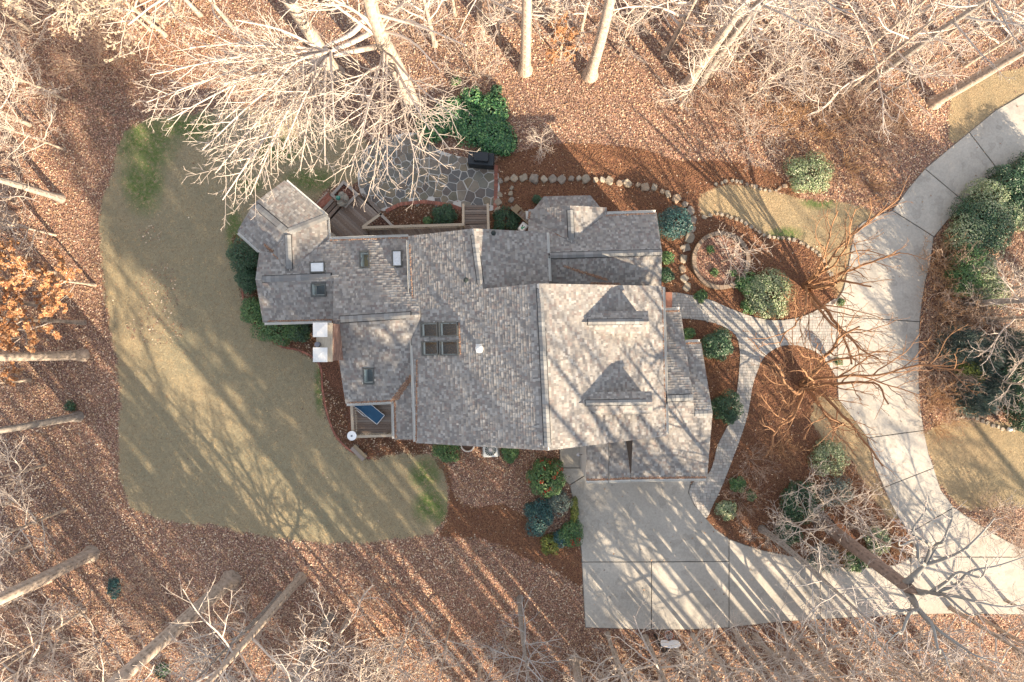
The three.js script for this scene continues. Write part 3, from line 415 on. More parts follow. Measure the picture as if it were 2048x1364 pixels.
// ---------------------------------------------------------------- decks, steps, railings
const woodTones = [[0.20, 0.155, 0.13], [0.23, 0.185, 0.16], [0.17, 0.13, 0.11], [0.25, 0.215, 0.195], [0.19, 0.16, 0.145]].map(c => new THREE.MeshStandardMaterial({ color: lin(...c).multiplyScalar(1.75), map: texGrain, roughness: 0.85, side: THREE.DoubleSide }));
const matRail = new THREE.MeshStandardMaterial({ color: lin(0.66, 0.57, 0.46), map: texGrain, roughness: 0.8 }), matRailGrey = new THREE.MeshStandardMaterial({ color: lin(0.50, 0.46, 0.43), map: texGrain, roughness: 0.8 });
function boards(root, poly, h, dirPx, wid, rng, gap = 0.012) { // planks laid side by side across an outline
  const w = toWorld(poly, h), d = new THREE.Vector2(...dirPx).normalize(), n = [-d.y, d.x], rot = w.map(p => [p[0] * d.x + p[1] * d.y, p[0] * n[0] + p[1] * n[1]]); let v0 = 1e9, v1 = -1e9, u0 = 1e9, u1 = -1e9; for (const p of rot) { v0 = Math.min(v0, p[1]); v1 = Math.max(v1, p[1]); u0 = Math.min(u0, p[0]); u1 = Math.max(u1, p[0]); }
  for (let v = v0; v < v1; v += wid) {
    let q = clipRect(rot, u0 - 1, v + gap / 2, u1 + 1, v + wid - gap / 2); if (q.length < 3 || Math.abs(area(q)) < 0.01) continue; if (area(q) > 0) q.reverse();
    const b = new Builder(), dy = (rng() - 0.5) * 0.006; b.prism(q.map(p => V(p[0] * d.x + p[1] * n[0], h + dy, p[0] * d.y + p[1] * n[1])), V(0, -0.035, 0), [1, 1, 1]);
    const g = b.geo(), uv = g.attributes.uv, ps = g.attributes.position; for (let i = 0; i < uv.count; i++) { const x = ps.getX(i), z = ps.getZ(i); uv.setXY(i, (x * d.x + z * d.y) * 0.35 + v * 3, x * n[0] + z * n[1] + v); }
    part('board', g, woodTones[Math.floor(rng() * woodTones.length)], root);
  }
}
function frameUnder(root, poly, h, mat = woodTones[2]) { const w = inset(toWorld(poly, h), 0.05), b = new Builder(); for (let i = 0; i < w.length; i++) { const p = w[i], q = w[(i + 1) % w.length]; b.quad(V(p[0], 0, p[1]), V(q[0], 0, q[1]), V(q[0], h - 0.036, q[1]), V(p[0], h - 0.036, p[1]), [1, 1, 1]); } part('skirt', b.geo(), mat, root); }
function railing(root, pts, base, top, mat, cap = 0.14) { // pts: pixels at the cap's height
  for (let i = 0; i < pts.length - 1; i++) {
    const a = P(pts[i][0], pts[i][1], top), b = P(pts[i + 1][0], pts[i + 1][1], top), d = b.clone().sub(a), L = d.length(), n = Math.max(2, Math.round(L / 0.14)); d.normalize();
    const ax = a.clone().addScaledVector(d, -cap / 2), bx = b.clone().addScaledVector(d, cap / 2); ax.y += i * 0.003; bx.y += i * 0.003;
    const r = part('rail_cap', barGeo(ax, bx, cap, 0.035), mat, root);
    part('lower_rail', barGeo(a.clone().setY(base + 0.12), b.clone().setY(base + 0.12), 0.05, 0.06), mat, r);
    for (let k = 0; k <= n; k++) { const q = a.clone().lerp(b, k / n), post = k === 0 || k === n || k % 12 === 0, w = post ? 0.09 : 0.035, y0 = post ? Math.min(base, 0) : base + 0.1; part(post ? 'post' : 'baluster', box(w, top - 0.02 - y0, w, q.x, (top - 0.02 + y0) / 2, q.z, Math.atan2(-d.z, d.x)), mat, root); }
  }
}
{
  const rng = rngOf(61), deck = thing('back_deck', 'weathered brown deck with diagonal boards beside the angled roof wing', 'deck');
  const D = [[655, 447], [684, 414], [700, 402], [718, 393], [756, 427], [727, 455], [737, 456], [737, 480], [650, 482], [650, 452]];
  boards(deck, D, 0.55, [1, 0.93], 0.135, rng); frameUnder(deck, D, 0.55);
  const stair = thing('deck_steps', 'three wooden steps from the deck down to the brick landing', 'steps');
  for (let k = 0; k < 3; k++) { const o = [-6.2 * (k + 0.25), -5.6 * (k + 0.25)], h = 0.42 - k * 0.14, q = [[682 + o[0], 414 + o[1]], [653 + o[0], 446 + o[1]], [648.2 + o[0], 441.6 + o[1]], [677.2 + o[0], 409.6 + o[1]]]; const b = new Builder(); b.prism(q.map(p => P(p[0], p[1], h)), V(0, -h, 0), [1, 1, 1]); part('tread', b.geo(), woodTones[k + 1], stair); }
  const low = thing('deck_steps', 'wide lower deck boards stepping down to the flagstones', 'steps'); boards(low, [[722, 388], [727, 386], [763, 420], [757, 426]], 0.28, [1, 0.93], 0.14, rng); frameUnder(low, [[722, 388], [727, 386], [763, 420], [757, 426]], 0.28);
  const land = thing('brick_landing', 'small red brick landing at the foot of the deck steps', 'landing'), lw = toWorld([[654, 383], [627, 411], [638, 423], [663, 398]], 0.05), b = new Builder();
  { const d = [-0.69, 0.72], n = [0.72, 0.69]; const rot = lw.map(p => [p[0] * d[0] + p[1] * d[1], p[0] * n[0] + p[1] * n[1]]), tb = new Builder(); rowsPieces(tb, rot, 0.2, 0.2, 0.1, 0.075, 0.06, 0.012, brickPal, rngOf(62), 0.006); const g = tb.geo(), ps = g.attributes.position, nm = g.attributes.normal; for (let i = 0; i < ps.count; i++) { const u = ps.getX(i), v = ps.getZ(i); ps.setXYZ(i, u * d[0] + v * n[0], ps.getY(i), u * d[1] + v * n[1]); } g.computeVertexNormals(); part('bricks', g, VC(0.9), land).userData.kind = 'stuff'; part('mortar_bed', sheetGeo(lw, 0.06, 0.06), M('brick_mortar', 0.33, 0.27, 0.22), land); }
  const bw = thing('boardwalk', 'narrow boardwalk of diagonal planks along the house wall', 'boardwalk'), B = [[738, 457], [924, 450], [978, 448], [982, 466], [940, 480], [738, 484]];
  boards(bw, B, 0.55, [0.62, 1], 0.135, rng); frameUnder(bw, B, 0.55);
  const st = thing('garden_steps', 'wooden steps with pale handrails down to the flagstone patio', 'steps');
  for (let k = 0; k < 4; k++) { const h = 0.44 - k * 0.11, y0 = 448 - k * 9.5, y1 = y0 - 9.2; boards(st, [[927, y0], [975, y0], [974.5, y1], [927, y1]], h, [1, -0.01], 0.125, rng); frameUnder(st, [[927, y0], [975, y0], [974.5, y1], [927, y1]], h); }
  const slope = (x0, y0, h0, x1, y1, h1) => { const a = P(x0, y0, h0), c = P(x1, y1, h1); part('handrail', barGeo(a, c, 0.13, 0.04), matRail, st); for (const t of [0, 0.5, 1]) { const q = a.clone().lerp(c, t); part('post', box(0.08, q.y, 0.08, q.x, q.y / 2 - 0.02, q.z), matRail, st); } };
  slope(926.5, 450, 1.45, 926.5, 408, 0.95); slope(977, 462, 1.45, 975.5, 408, 0.95);
  const rl = thing('boardwalk_railing', 'long pale railing along the boardwalk with balusters', 'railing'); railing(rl, [[727, 455], [925, 449]], 0.55, 1.45, matRail);
  const tp = thing('corner_planter', 'triangular railed planter at the corner of the boardwalk', 'planter');
  railing(tp, [[727, 453], [761, 428]], 0.1, 1.43, matRail); railing(tp, [[762, 429], [783, 450]], 0.1, 1.43, matRailGrey); 
  part('soil', sheetGeo(toWorld([[735, 450], [761, 433], [778, 450]], 0.7), 0.7, 0.68), new THREE.MeshStandardMaterial({ map: texLitter, color: lin(0.45, 0.4, 0.4), roughness: 1 }), tp);
  const pb = thing('planter_box', 'square weathered timber planter box standing cornerwise on the deck edge', 'planter'), pts = [[687, 360], [718, 388], [691, 416.5], [660, 390]], hw = 0.95, outer = toWorld(pts, hw), inn = inset(outer, 0.15);
  for (let i = 0; i < 4; i++) { const j = (i + 1) % 4, b2 = new Builder(); b2.prism([outer[i], outer[j], inn[j], inn[i]].map(p => V(p[0], hw + i * 0.002, p[1])), V(0, -0.05, 0), [1, 1, 1]); part('cap_board', b2.geo(), matRailGrey, pb); const b3 = new Builder(), o2 = inset(outer, 0.04), i2 = inset(outer, 0.09); b3.prism([o2[i], o2[j], i2[j], i2[i]].map(p => V(p[0], hw - 0.052, p[1])), V(0, -hw + 0.052, 0), [1, 1, 1]); part('side_panel', b3.geo(), woodTones[1], pb); }
  part('soil', sheetGeo(inset(outer, 0.1), hw - 0.16, 0.4), new THREE.MeshStandardMaterial({ map: texLitter, color: lin(0.6, 0.5, 0.5), roughness: 1 }), pb);
}
{ // ornament on the planter corner
  const c = P(686, 400, 0.95), t = thing('garden_ornament', 'white stone ornament with a glossy green glass ball on the planter corner', 'ornament', c), rng = rngOf(66), W = new THREE.MeshStandardMaterial({ color: lin(0.62, 0.60, 0.56), roughness: 0.8, map: texConcrete });
  const lump = (x, y, z, sx, sy, sz, seed) => { const g = new THREE.IcosahedronGeometry(1, 3), p = g.attributes.position; for (let i = 0; i < p.count; i++) { const v = V(p.getX(i), p.getY(i), p.getZ(i)), k = 1 + 0.35 * N2(v.x * 1.6 + seed, v.y * 1.6, v.z * 1.6); p.setXYZ(i, x + v.x * sx * k, y + v.y * sy * k, z + v.z * sz * k); } g.computeVertexNormals(); return g; };
  part('rock', merge([lump(0, 0.06, 0, 0.33, 0.14, 0.36, 1), lump(0.2, 0.14, -0.05, 0.16, 0.15, 0.17, 3), lump(-0.05, 0.13, 0.24, 0.2, 0.12, 0.14, 7), lump(-0.02, 0.13, -0.3, 0.14, 0.1, 0.14, 9)]), W, t);
  part('glass_ball', new THREE.SphereGeometry(0.13, 24, 16).translate(-0.2, 0.27, -0.06), new THREE.MeshPhysicalMaterial({ color: lin(0.01, 0.20, 0.16), roughness: 0.08, clearcoat: 1 }), t);
  part('spout', barGeo(V(-0.1, 0.28, -0.05), V(0.22, 0.22, 0.2), 0.03, 0.03), M('spout', 0.16, 0.09, 0.06, 0.6), t);
}
{ // small deck by the den with a blue lounge chair and a satellite dish
  const rng = rngOf(63), d = thing('small_deck', 'small grey-brown railed deck tucked beside the lower roof', 'deck'), D = [[704, 800], [792, 800], [792, 872], [709, 873]];
  boards(d, D, 0.8, [1, -0.01], 0.135, rng); frameUnder(d, D, 0.8); railing(d, [[703, 812], [706, 873]], 0.8, 1.84, matRail); railing(d, [[706, 873.5], [786, 871]], 0.8, 1.84, matRail);
  const c = P(738, 821, 1.2), ch = thing('lounge_chair', 'blue sling lounge chair with white frame on the small deck', 'chair', V(c.x, 0.8, c.z), -0.70), W = M('chair_white', 0.75, 0.76, 0.78, 0.4), S = new THREE.MeshStandardMaterial({ color: lin(0.012, 0.075, 0.16), roughness: 0.7, side: THREE.DoubleSide });
  const prof = [[-0.95, 0.72], [-0.55, 0.42], [-0.35, 0.34], [0.1, 0.40], [0.35, 0.36], [0.8, 0.30]], hw = 0.3, sb = new Builder();
  for (let i = 0; i < prof.length - 1; i++) { const [x0, y0] = prof[i], [x1, y1] = prof[i + 1]; for (let k = 0; k < 4; k++) { const z0 = -hw + k * hw / 2, z1 = z0 + hw / 2, sag = z => -0.03 * (1 - (z / hw) ** 2); sb.quad(V(x0, y0 + sag(z0), z0), V(x0, y0 + sag(z1), z1), V(x1, y1 + sag(z1), z1), V(x1, y1 + sag(z0), z0), [1, 1, 1]); } }
  part('sling', sb.geo(), S, ch);
  for (const s of [-1, 1]) { const fb = new Builder(); fb.tube(prof.map(p => V(p[0], p[1] + 0.005, s * (hw + 0.02))), prof.map(() => 0.018), 8, [1, 1, 1]); part('side_rail', fb.geo(), W, ch); for (const [x, y] of [[-0.5, 0.42], [0.55, 0.34]]) part('leg', cyl(0.016, 0.016, y, x, 0, s * (hw + 0.02), 8), W, ch); const ab = new Builder(); ab.tube([V(-0.55, 0.42, s * 0.33), V(-0.5, 0.6, s * 0.36), V(0.0, 0.6, s * 0.36), V(0.1, 0.4, s * 0.33)], [0.018, 0.018, 0.018, 0.018], 8, [1, 1, 1]); part('armrest', ab.geo(), W, ch); }
  for (const p of [prof[0], prof[5]]) { const fb = new Builder(); fb.tube([V(p[0], p[1], -hw - 0.02), V(p[0], p[1], hw + 0.02)], [0.018, 0.018], 8, [1, 1, 1]); part('end_rail', fb.geo(), W, ch); }
  const q = P(704, 871, 2.1), ds = thing('satellite_dish', 'round white satellite dish on the corner post of the small deck', 'dish', V(q.x - 0.02, 0, q.z + 0.02)), DW = M('dish', 0.80, 0.80, 0.81, 0.4);
  part('mast', cyl(0.025, 0.025, 2.03, 0, 0, 0, 10), M('mast', 0.4, 0.4, 0.4, 0.4, { metalness: 0.6 }), ds); part('reflector', new THREE.LatheGeometry([[0.001, 2.0], [0.1, 2.006], [0.18, 2.02], [0.245, 2.05], [0.25, 2.06], [0.24, 2.055], [0.17, 2.03], [0.001, 2.012]].map(p => new THREE.Vector2(...p)), 32), DW, ds); part('bracket', box(0.07, 0.03, 0.055, -0.02, 2.045, 0.005), M('lnb', 0.10, 0.11, 0.13, 0.5), ds); part('bracket', box(0.07, 0.02, 0.012, -0.02, 2.04, 0.045), M('lnb', 0.10, 0.11, 0.13, 0.5), ds);
}
{ // covered grill
  const c = P(962, 317, 0.9), g = thing('covered_grill', 'barbecue grill under a black fitted cover at the patio edge', 'grill', V(c.x, 0, c.z), -0.09), blk = new THREE.MeshStandardMaterial({ color: lin(0.010, 0.016, 0.024), roughness: 0.55, side: THREE.DoubleSide });
  const cloth = (w, h, d, y, seed) => { const q = new RoundedBoxGeometry(w, h, d, 6, 0.07), p = q.attributes.position; for (let i = 0; i < p.count; i++) { const x = p.getX(i), yy = p.getY(i), z = p.getZ(i), k = 0.03 * N2(x * 5 + seed, yy * 3, z * 5) + (yy < 0 ? 0.05 * (-yy / h) * Math.sin(x * 9 + z * 11) * 0.6 : 0); p.setXYZ(i, x * (1 + k), yy + 0.02 * N2(x * 4, z * 4, seed), z * (1 + k * 1.5)); } q.translate(0, y, 0); q.computeVertexNormals(); return q; };
  part('cover', cloth(1.42, 0.92, 0.72, 0.47, 2), blk, g); part('hood_cover', cloth(0.8, 0.34, 0.52, 1.02, 5).translate(0.02, 0, -0.05), blk, g); part('seam', box(0.012, 0.02, 0.5, -0.36, 1.17, -0.05), blk, g);
}
{ // air conditioner and the white tub beside it
  const c = P(981, 900, 0.8), a = thing('air_conditioner', 'pale square air conditioning unit below the long eave', 'air conditioner', V(c.x, 0, c.z), 0.03), W = M('ac', 0.62, 0.64, 0.63, 0.5), K = M('ac_dark', 0.03, 0.045, 0.045, 0.6);
  part('pad', box(0.95, 0.08, 0.95, 0, 0.04, 0), M('pad', 0.35, 0.34, 0.32), a); part('cabinet', rbox(0.78, 0.7, 0.78, 0.03, 0, 0.44, 0), W, a); part('fan_well', cyl(0.33, 0.33, 0.02, 0, 0.785, 0, 28), K, a);
  part('rim', new THREE.TorusGeometry(0.33, 0.02, 8, 32).rotateX(Math.PI / 2).translate(0, 0.81, 0), W, a); part('hub', cyl(0.1, 0.09, 0.04, 0, 0.80, 0, 16), M('hub', 0.55, 0.5, 0.5), a);
  for (let k = 0; k < 16; k++) part('grille_bar', box(0.25, 0.014, 0.016, 0.21, 0.825, 0).rotateY(k / 16 * 6.283), W, a);
  const t = P(935, 890, 0.55), tub = thing('white_tub', 'round white tub of soil under the long eave', 'tub', V(t.x, 0, t.z)); part('bowl', new THREE.LatheGeometry([[0.2, 0.0], [0.28, 0.05], [0.36, 0.45], [0.40, 0.5], [0.385, 0.53], [0.35, 0.5], [0.33, 0.4]].map(p => new THREE.Vector2(...p)), 32), M('tub', 0.72, 0.69, 0.67, 0.5), tub); part('soil', cyl(0.31, 0.32, 0.36, 0, 0.02, 0, 24), M('tubsoil', 0.09, 0.055, 0.04, 1), tub);
}
{ // basketball hoop at the court edge
  const c = P(1339, 1284, 3.1), h = thing('basketball_hoop', 'basketball hoop with white backboard and black pole at the court edge', 'basketball hoop', V(c.x, 0, c.z)), K = M('pole', 0.015, 0.015, 0.018, 0.5), W = M('backboard', 0.74, 0.75, 0.78, 0.4);
  const sh = new THREE.Shape(); sh.moveTo(-0.38, -0.42); sh.lineTo(0.38, -0.42); sh.quadraticCurveTo(0.52, -0.1, 0.48, 0.12); sh.quadraticCurveTo(0.3, 0.40, 0, 0.40); sh.quadraticCurveTo(-0.3, 0.40, -0.48, 0.12); sh.quadraticCurveTo(-0.52, -0.1, -0.38, -0.42);
  part('backboard', new THREE.ExtrudeGeometry(sh, { depth: 0.04, bevelEnabled: true, bevelSize: 0.01, bevelThickness: 0.01, bevelSegments: 2 }).translate(0, 3.35, -0.02), W, h);
  part('rim', new THREE.TorusGeometry(0.22, 0.01, 8, 32).rotateX(Math.PI / 2).translate(0, 3.05, -0.30), M('rim', 0.5, 0.1, 0.04, 0.5), h); part('rim_bracket', box(0.12, 0.08, 0.08, 0, 3.02, -0.06), K, h);
  const nb = new Builder(); for (let k = 0; k < 12; k++) { const a = k / 12 * 6.283, e = (k + 1) / 12 * 6.283; for (const [p, q] of [[a, e], [e, a]]) nb.tube([V(Math.cos(p) * 0.22, 3.04, -0.3 + Math.sin(p) * 0.22), V(Math.cos((p + q) / 2) * 0.17, 2.85, -0.3 + Math.sin((p + q) / 2) * 0.17), V(Math.cos(q) * 0.13, 2.65, -0.3 + Math.sin(q) * 0.13)], [0.008, 0.008, 0.008], 4, [1, 1, 1]); } part('net', nb.geo(), M('net', 0.7, 0.7, 0.7, 0.9), h);
  const pb = new Builder(); pb.tube([V(-0.1, 0, 0.95), V(-0.1, 2.1, 0.92), V(-0.1, 2.7, 0.75), V(-0.08, 3.1, 0.05)], [0.06, 0.06, 0.055, 0.05], 12, [1, 1, 1]); part('pole', pb.geo(), K, h); part('brace', barGeo(V(0.12, 3.3, 0.04), V(-0.08, 2.5, 0.85), 0.04, 0.04), K, h);
}
{ // round stone planter
  const c = P(1441, 521, 0.2), r = thing('ring_planter', 'round planter walled with a ring of pale cut stones', 'planter', V(c.x, 0, c.z)), rng = rngOf(71), tones = [[0.52, 0.42, 0.35], [0.45, 0.37, 0.31], [0.56, 0.46, 0.39], [0.42, 0.33, 0.28]].map((k, i) => new THREE.MeshStandardMaterial({ color: lin(...k).multiplyScalar(1.15), map: texConcrete, roughness: 0.9, side: THREE.DoubleSide }));
  const R0 = 1.39, R1 = 1.61, n = 38; for (let k = 0; k < n; k++) { const a0 = (k + 0.03) / n * 6.2832, a1 = (k + 0.97) / n * 6.2832, am = (a0 + a1) / 2, hh = 0.36 + 0.02 * rng(), rr = (rng() - 0.5) * 0.02, q = (R, a) => V(Math.cos(a) * (R + rr), hh, Math.sin(a) * (R + rr)), b = new Builder(); b.prism([q(R0, a0), q(R0, am), q(R0, a1), q(R1, a1), q(R1, am), q(R1, a0)], V(0, -hh - 0.02, 0), [1, 1, 1]); part('stone', b.geo(), tones[Math.floor(rng() * 4)], r); }
  part('soil', sheetGeo([...Array(40)].map((_, k) => [1.37 * Math.cos(-k / 40 * 6.2832), 1.37 * Math.sin(-k / 40 * 6.2832)]), 0.22, 0.2), new THREE.MeshStandardMaterial({ map: texLitter, color: lin(0.75, 0.7, 0.7), roughness: 1 }), r);
}
function stonesRow(root, pts, size, rng, tones, flat = 0.1) { // loose stones set along a line of pixels
  const c = new THREE.CatmullRomCurve3(pts.map(p => P(p[0], p[1], 0)), false, 'centripetal'), L = c.getLength(); let s = 0;
  while (s < L) { const w = lerp(size[0], size[1], rng()), q = c.getPointAt(Math.min(1, s / L)); s += w + 0.05 + rng() * 0.07; const g = new THREE.IcosahedronGeometry(1, 2), p = g.attributes.position, sd = rng() * 50, sq = 0.7 + 0.5 * rng(), hh = flat * (0.7 + 0.6 * rng());
    for (let i = 0; i < p.count; i++) { const x = p.getX(i), y = p.getY(i), z = p.getZ(i), k = 1 + 0.35 * N2(x * 1.3 + sd, y, z * 1.3 + sd), e = Math.max(Math.abs(x), Math.abs(z)), sqr = lerp(1, Math.hypot(x, z) / Math.max(e, 0.01), 0.5); p.setXYZ(i, x * k * sqr * w / 2, Math.max(-0.4, Math.min(0.55, y)) * 1.6 * hh * k, z * k * sqr * w / 2 * sq); }
    g.rotateY(rng() * 6.28); g.translate(q.x + (rng() - 0.5) * 0.06, hh * 0.5, q.z + (rng() - 0.5) * 0.06); g.computeVertexNormals(); part('stone', g, tones[Math.floor(rng() * tones.length)], root); }
}
const paleStone = [[0.50, 0.44, 0.37], [0.42, 0.38, 0.33], [0.56, 0.51, 0.45], [0.45, 0.36, 0.29], [0.36, 0.33, 0.31]].map(c => new THREE.MeshStandardMaterial({ color: lin(...c).multiplyScalar(1.6), map: texConcrete, roughness: 0.9 }));
{
  const rng = rngOf(72), e = thing('stone_edging', 'row of pale loose stones edging the mulch bed behind the house', 'edging'); stonesRow(e, [[1000, 361], [1040, 357], [1100, 359], [1160, 357], [1220, 363], [1280, 372], [1318, 380], [1332, 388], [1352, 398], [1372, 412], [1388, 432]], [0.28, 0.5], rng, paleStone, 0.14);
  const e2 = thing('stone_edging', 'short line of pale stones running from the patio corner towards the roof', 'edging'); stonesRow(e2, [[1023, 376], [1022, 392], [1023, 408], [1026, 420], [1034, 432]], [0.22, 0.34], rng, paleStone, 0.12);
  const e3 = thing('stepping_stones', 'stepping stones curving past the round planter to the paver walk', 'stepping stones'); stonesRow(e3, [[1386, 440], [1380, 470], [1370, 500], [1364, 530], [1368, 555], [1374, 578]], [0.4, 0.55], rng, paleStone, 0.07);
  const e4 = thing('stepping_stones', 'stepping stones beside the lower steps in the leaf bed', 'stepping stones'); stonesRow(e4, [[998, 388], [997, 402], [996, 414], [995, 432], [999, 447]], [0.3, 0.42], rng, paleStone, 0.06);
  for (const [label, pts] of [['pale curb of small stones around the mulch beside the driveway pad', [[1408, 434], [1440, 429], [1490, 446], [1530, 471], [1590, 481], [1638, 511], [1662, 552]]], ['pale stone border under the shrub on the far mulch bed', [[1432, 368], [1470, 362], [1510, 374], [1545, 382], [1572, 370]]], ['thin pale stone border between the far lawn and the evergreens', [[1905, 838], [1935, 832], [1975, 846], [2010, 858], [2060, 856]]]]) { const t = thing('stone_border', label, 'border'); stonesRow(t, pts, [0.16, 0.26], rng, paleStone, 0.07); }
  const brick = thing('brick_border', 'thin brick border between the lawn and the chimney bed', 'border'), bb = new Builder(), pts = new THREE.CatmullRomCurve3([[483, 560], [490, 615], [520, 660], [560, 692], [602, 702], [638, 727], [645, 780], [655, 830], [672, 872], [702, 902], [740, 917]].map(p => P(p[0], p[1], 0.06))), nn = Math.floor(pts.getLength() / 0.22);
  for (let k = 0; k < nn; k++) { const a = pts.getPointAt(k / nn), c = pts.getPointAt((k + 0.93) / nn), d = c.clone().sub(a).normalize(), s = V(-d.z, 0, d.x).multiplyScalar(0.05); bb.prism([a.clone().add(s), c.clone().add(s), c.clone().sub(s), a.clone().sub(s)], V(0, -0.06, 0), brickPal[Math.floor(rng() * 4)]); } part('bricks', bb.geo(), VC(0.9), brick).userData.kind = 'stuff';
}
{ // small wooden bench and printed bag by the back wall, plank seat in the den bed, globe light
  const wood = new THREE.MeshStandardMaterial({ color: lin(0.42, 0.33, 0.22), map: texGrain, roughness: 0.85 });
  let c = P(1044, 428, 0.4), b = thing('wooden_bench', 'small wooden bench standing against the bay wall', 'bench', V(c.x, 0, c.z), -0.72); part('seat', box(0.36, 0.05, 0.42, -0.42, 0.42, 0), wood, b); for (const s of [-1, 1]) { part('rail', box(1.0, 0.06, 0.05, 0.1, 0.4, s * 0.17), wood, b); for (const x of [-0.5, 0.5]) part('leg', box(0.06, 0.4, 0.06, x, 0.2, s * 0.17), wood, b); } for (let k = 0; k < 5; k++) part('slat', box(0.13, 0.02, 0.3, -0.1 + k * 0.16, 0.36, 0), woodTones[k % 5], b);
  c = P(1046, 454, 0.3); const cv = document.createElement('canvas'); cv.width = 128; cv.height = 160; const x = cv.getContext('2d'); x.fillStyle = '#e9e6e0'; x.fillRect(0, 0, 128, 160); x.fillStyle = '#3c9a6e'; x.beginPath(); x.ellipse(70, 108, 34, 18, 0.6, 0, 7); x.fill(); x.beginPath(); x.ellipse(92, 72, 16, 26, 0.4, 0, 7); x.fill(); x.fillStyle = '#2b2f33'; x.beginPath(); x.ellipse(46, 66, 12, 22, -0.5, 0, 7); x.fill();
  const tx = new THREE.CanvasTexture(cv); tx.colorSpace = THREE.SRGBColorSpace; const bag = thing('printed_bag', 'white bag with green and black leaf print leaning in the corner bed', 'bag', V(c.x, 0, c.z), -0.7), pg = new RoundedBoxGeometry(0.42, 0.16, 0.55, 5, 0.07), pp = pg.attributes.position; for (let i = 0; i < pp.count; i++) pp.setY(i, pp.getY(i) + 0.02 * N2(pp.getX(i) * 6, pp.getZ(i) * 6)); pg.computeVertexNormals(); pg.rotateZ(0.25); pg.translate(0, 0.16, 0); part('sack', pg, M('sack', 0.75, 0.73, 0.7, 0.6), bag); const pr = new THREE.PlaneGeometry(0.32, 0.44, 4, 4).rotateX(-Math.PI / 2).rotateZ(0.25).translate(-0.024, 0.262, 0); part('print', pr, new THREE.MeshStandardMaterial({ map: tx, roughness: 0.6, side: THREE.DoubleSide }), bag);
  c = P(718, 905, 0.3); b = thing('plank_seat', 'weathered plank seat on two blocks in the bed by the lawn', 'bench', V(c.x, 0, c.z), -0.78); part('plank', box(0.95, 0.05, 0.2, 0, 0.33, 0.1), woodTones[3], b); part('plank', box(0.95, 0.05, 0.18, 0, 0.333, -0.1), wood, b); for (const s of [-1, 1]) part('block', box(0.18, 0.3, 0.34, s * 0.32, 0.15, 0), M('block', 0.3, 0.28, 0.26), b);
  c = P(2020, 858, 0.4); b = thing('globe_light', 'small white globe light on the stone border by the evergreens', 'light', V(c.x, 0, c.z)); part('stem', cyl(0.03, 0.03, 0.3, 0, 0, 0, 8), M('pole', 0.015, 0.015, 0.018), b); part('globe', new THREE.SphereGeometry(0.13, 20, 14).translate(0, 0.4, 0), M('globe', 0.78, 0.79, 0.78, 0.3), b);
}
// ---------------------------------------------------------------- trees and shrubs
const barkPale = VC(0.85, { map: texBark, bumpMap: texBark, bumpScale: 0.02 }), twigMat = VC(0.85);
const rmix = (c, rng, k = 0.15) => { const s = 1 + (rng() - 0.5) * 2 * k; return [c[0] * s, c[1] * s, c[2] * s]; };
function perp(d, rng) { const v = V(rng() - 0.5, rng() - 0.5, rng() - 0.5); v.addScaledVector(d, -v.dot(d)); return v.lengthSq() < 1e-5 ? V(1, 0, 0) : v.normalize(); }
// o.space / o.ratio / o.ang / o.seg: per level spacing of side branches (m), length ratio, angle (rad), segment length
function limb(b, pts, r0, r1, level, o, rng, col) {
  const n = pts.length, rad = pts.map((_, i) => lerp(r0, r1, Math.pow(i / (n - 1), 0.85)));
  b.tube(pts, rad, r0 > 0.1 ? 9 : r0 > 0.035 ? 6 : r0 > 0.016 ? 4 : 3, rmix(level > 1 && o.twig ? o.twig : col, rng, 0.12));
  if (level >= o.max) return;
  let L = 0; const acc = [0]; for (let i = 1; i < n; i++) { L += pts[i].distanceTo(pts[i - 1]); acc.push(L); }
  let s = L * (o.t0[level] ?? 0.2) + rng() * o.space[level], flip = rng() < 0.5 ? 1 : -1; let ref = null;
  while (s < L) {
    let i = 1; while (i < n - 1 && acc[i] < s) i++; const t = (s - acc[i - 1]) / (acc[i] - acc[i - 1]), p = pts[i - 1].clone().lerp(pts[i], t), d = pts[i].clone().sub(pts[i - 1]).normalize(), f = s / L, rr = lerp(rad[i - 1], rad[i], t);
    let q; if (o.spiral && level === 0) { const a = s * 2.4 * 3 + rng(); q = V(Math.cos(a), 0, Math.sin(a)); q.addScaledVector(d, -q.dot(d)).normalize(); } else { if (!ref) { ref = V(d.z, 0, -d.x); if (ref.lengthSq() < 0.05) ref = perp(d, rng); ref.normalize(); } q = ref.clone().multiplyScalar(flip).addScaledVector(perp(d, rng), 0.75).addScaledVector(d, 0); q.addScaledVector(d, -q.dot(d)).normalize(); flip = -flip; }
    const an = o.ang[level] * (0.75 + 0.5 * rng()), dir = d.clone().multiplyScalar(Math.cos(an)).addScaledVector(q, Math.sin(an)).normalize();
    const len = (level === 0 && o.limbLen ? o.limbLen(f) : L * o.ratio[level] * (1.05 - 0.6 * f)) * (0.65 + 0.7 * rng());
    sprout(b, p, dir, len, Math.max(o.rmin, Math.min(rr * 0.72, 0.011 * len + o.rmin)), level + 1, o, rng, col);
    s += o.space[level] * (0.6 + 0.8 * rng());
  }
}
function sprout(b, p, dir, len, r, level, o, rng, col) {
  const n = Math.max(2, Math.round(len / o.seg[Math.min(level, o.seg.length - 1)])), pts = [p.clone()], d = dir.clone(), st = len / n;
  for (let i = 0; i < n; i++) { d.addScaledVector(perp(d, rng), o.wob * (0.5 + rng())).add(V(0, o.trop, 0)).normalize(); pts.push(pts[i].clone().addScaledVector(d, st)); }
  limb(b, pts, r, Math.max(o.rmin * 0.6, r * 0.35), level, o, rng, col); if (o.tips) o.tips.push(...pts.slice(1));
}
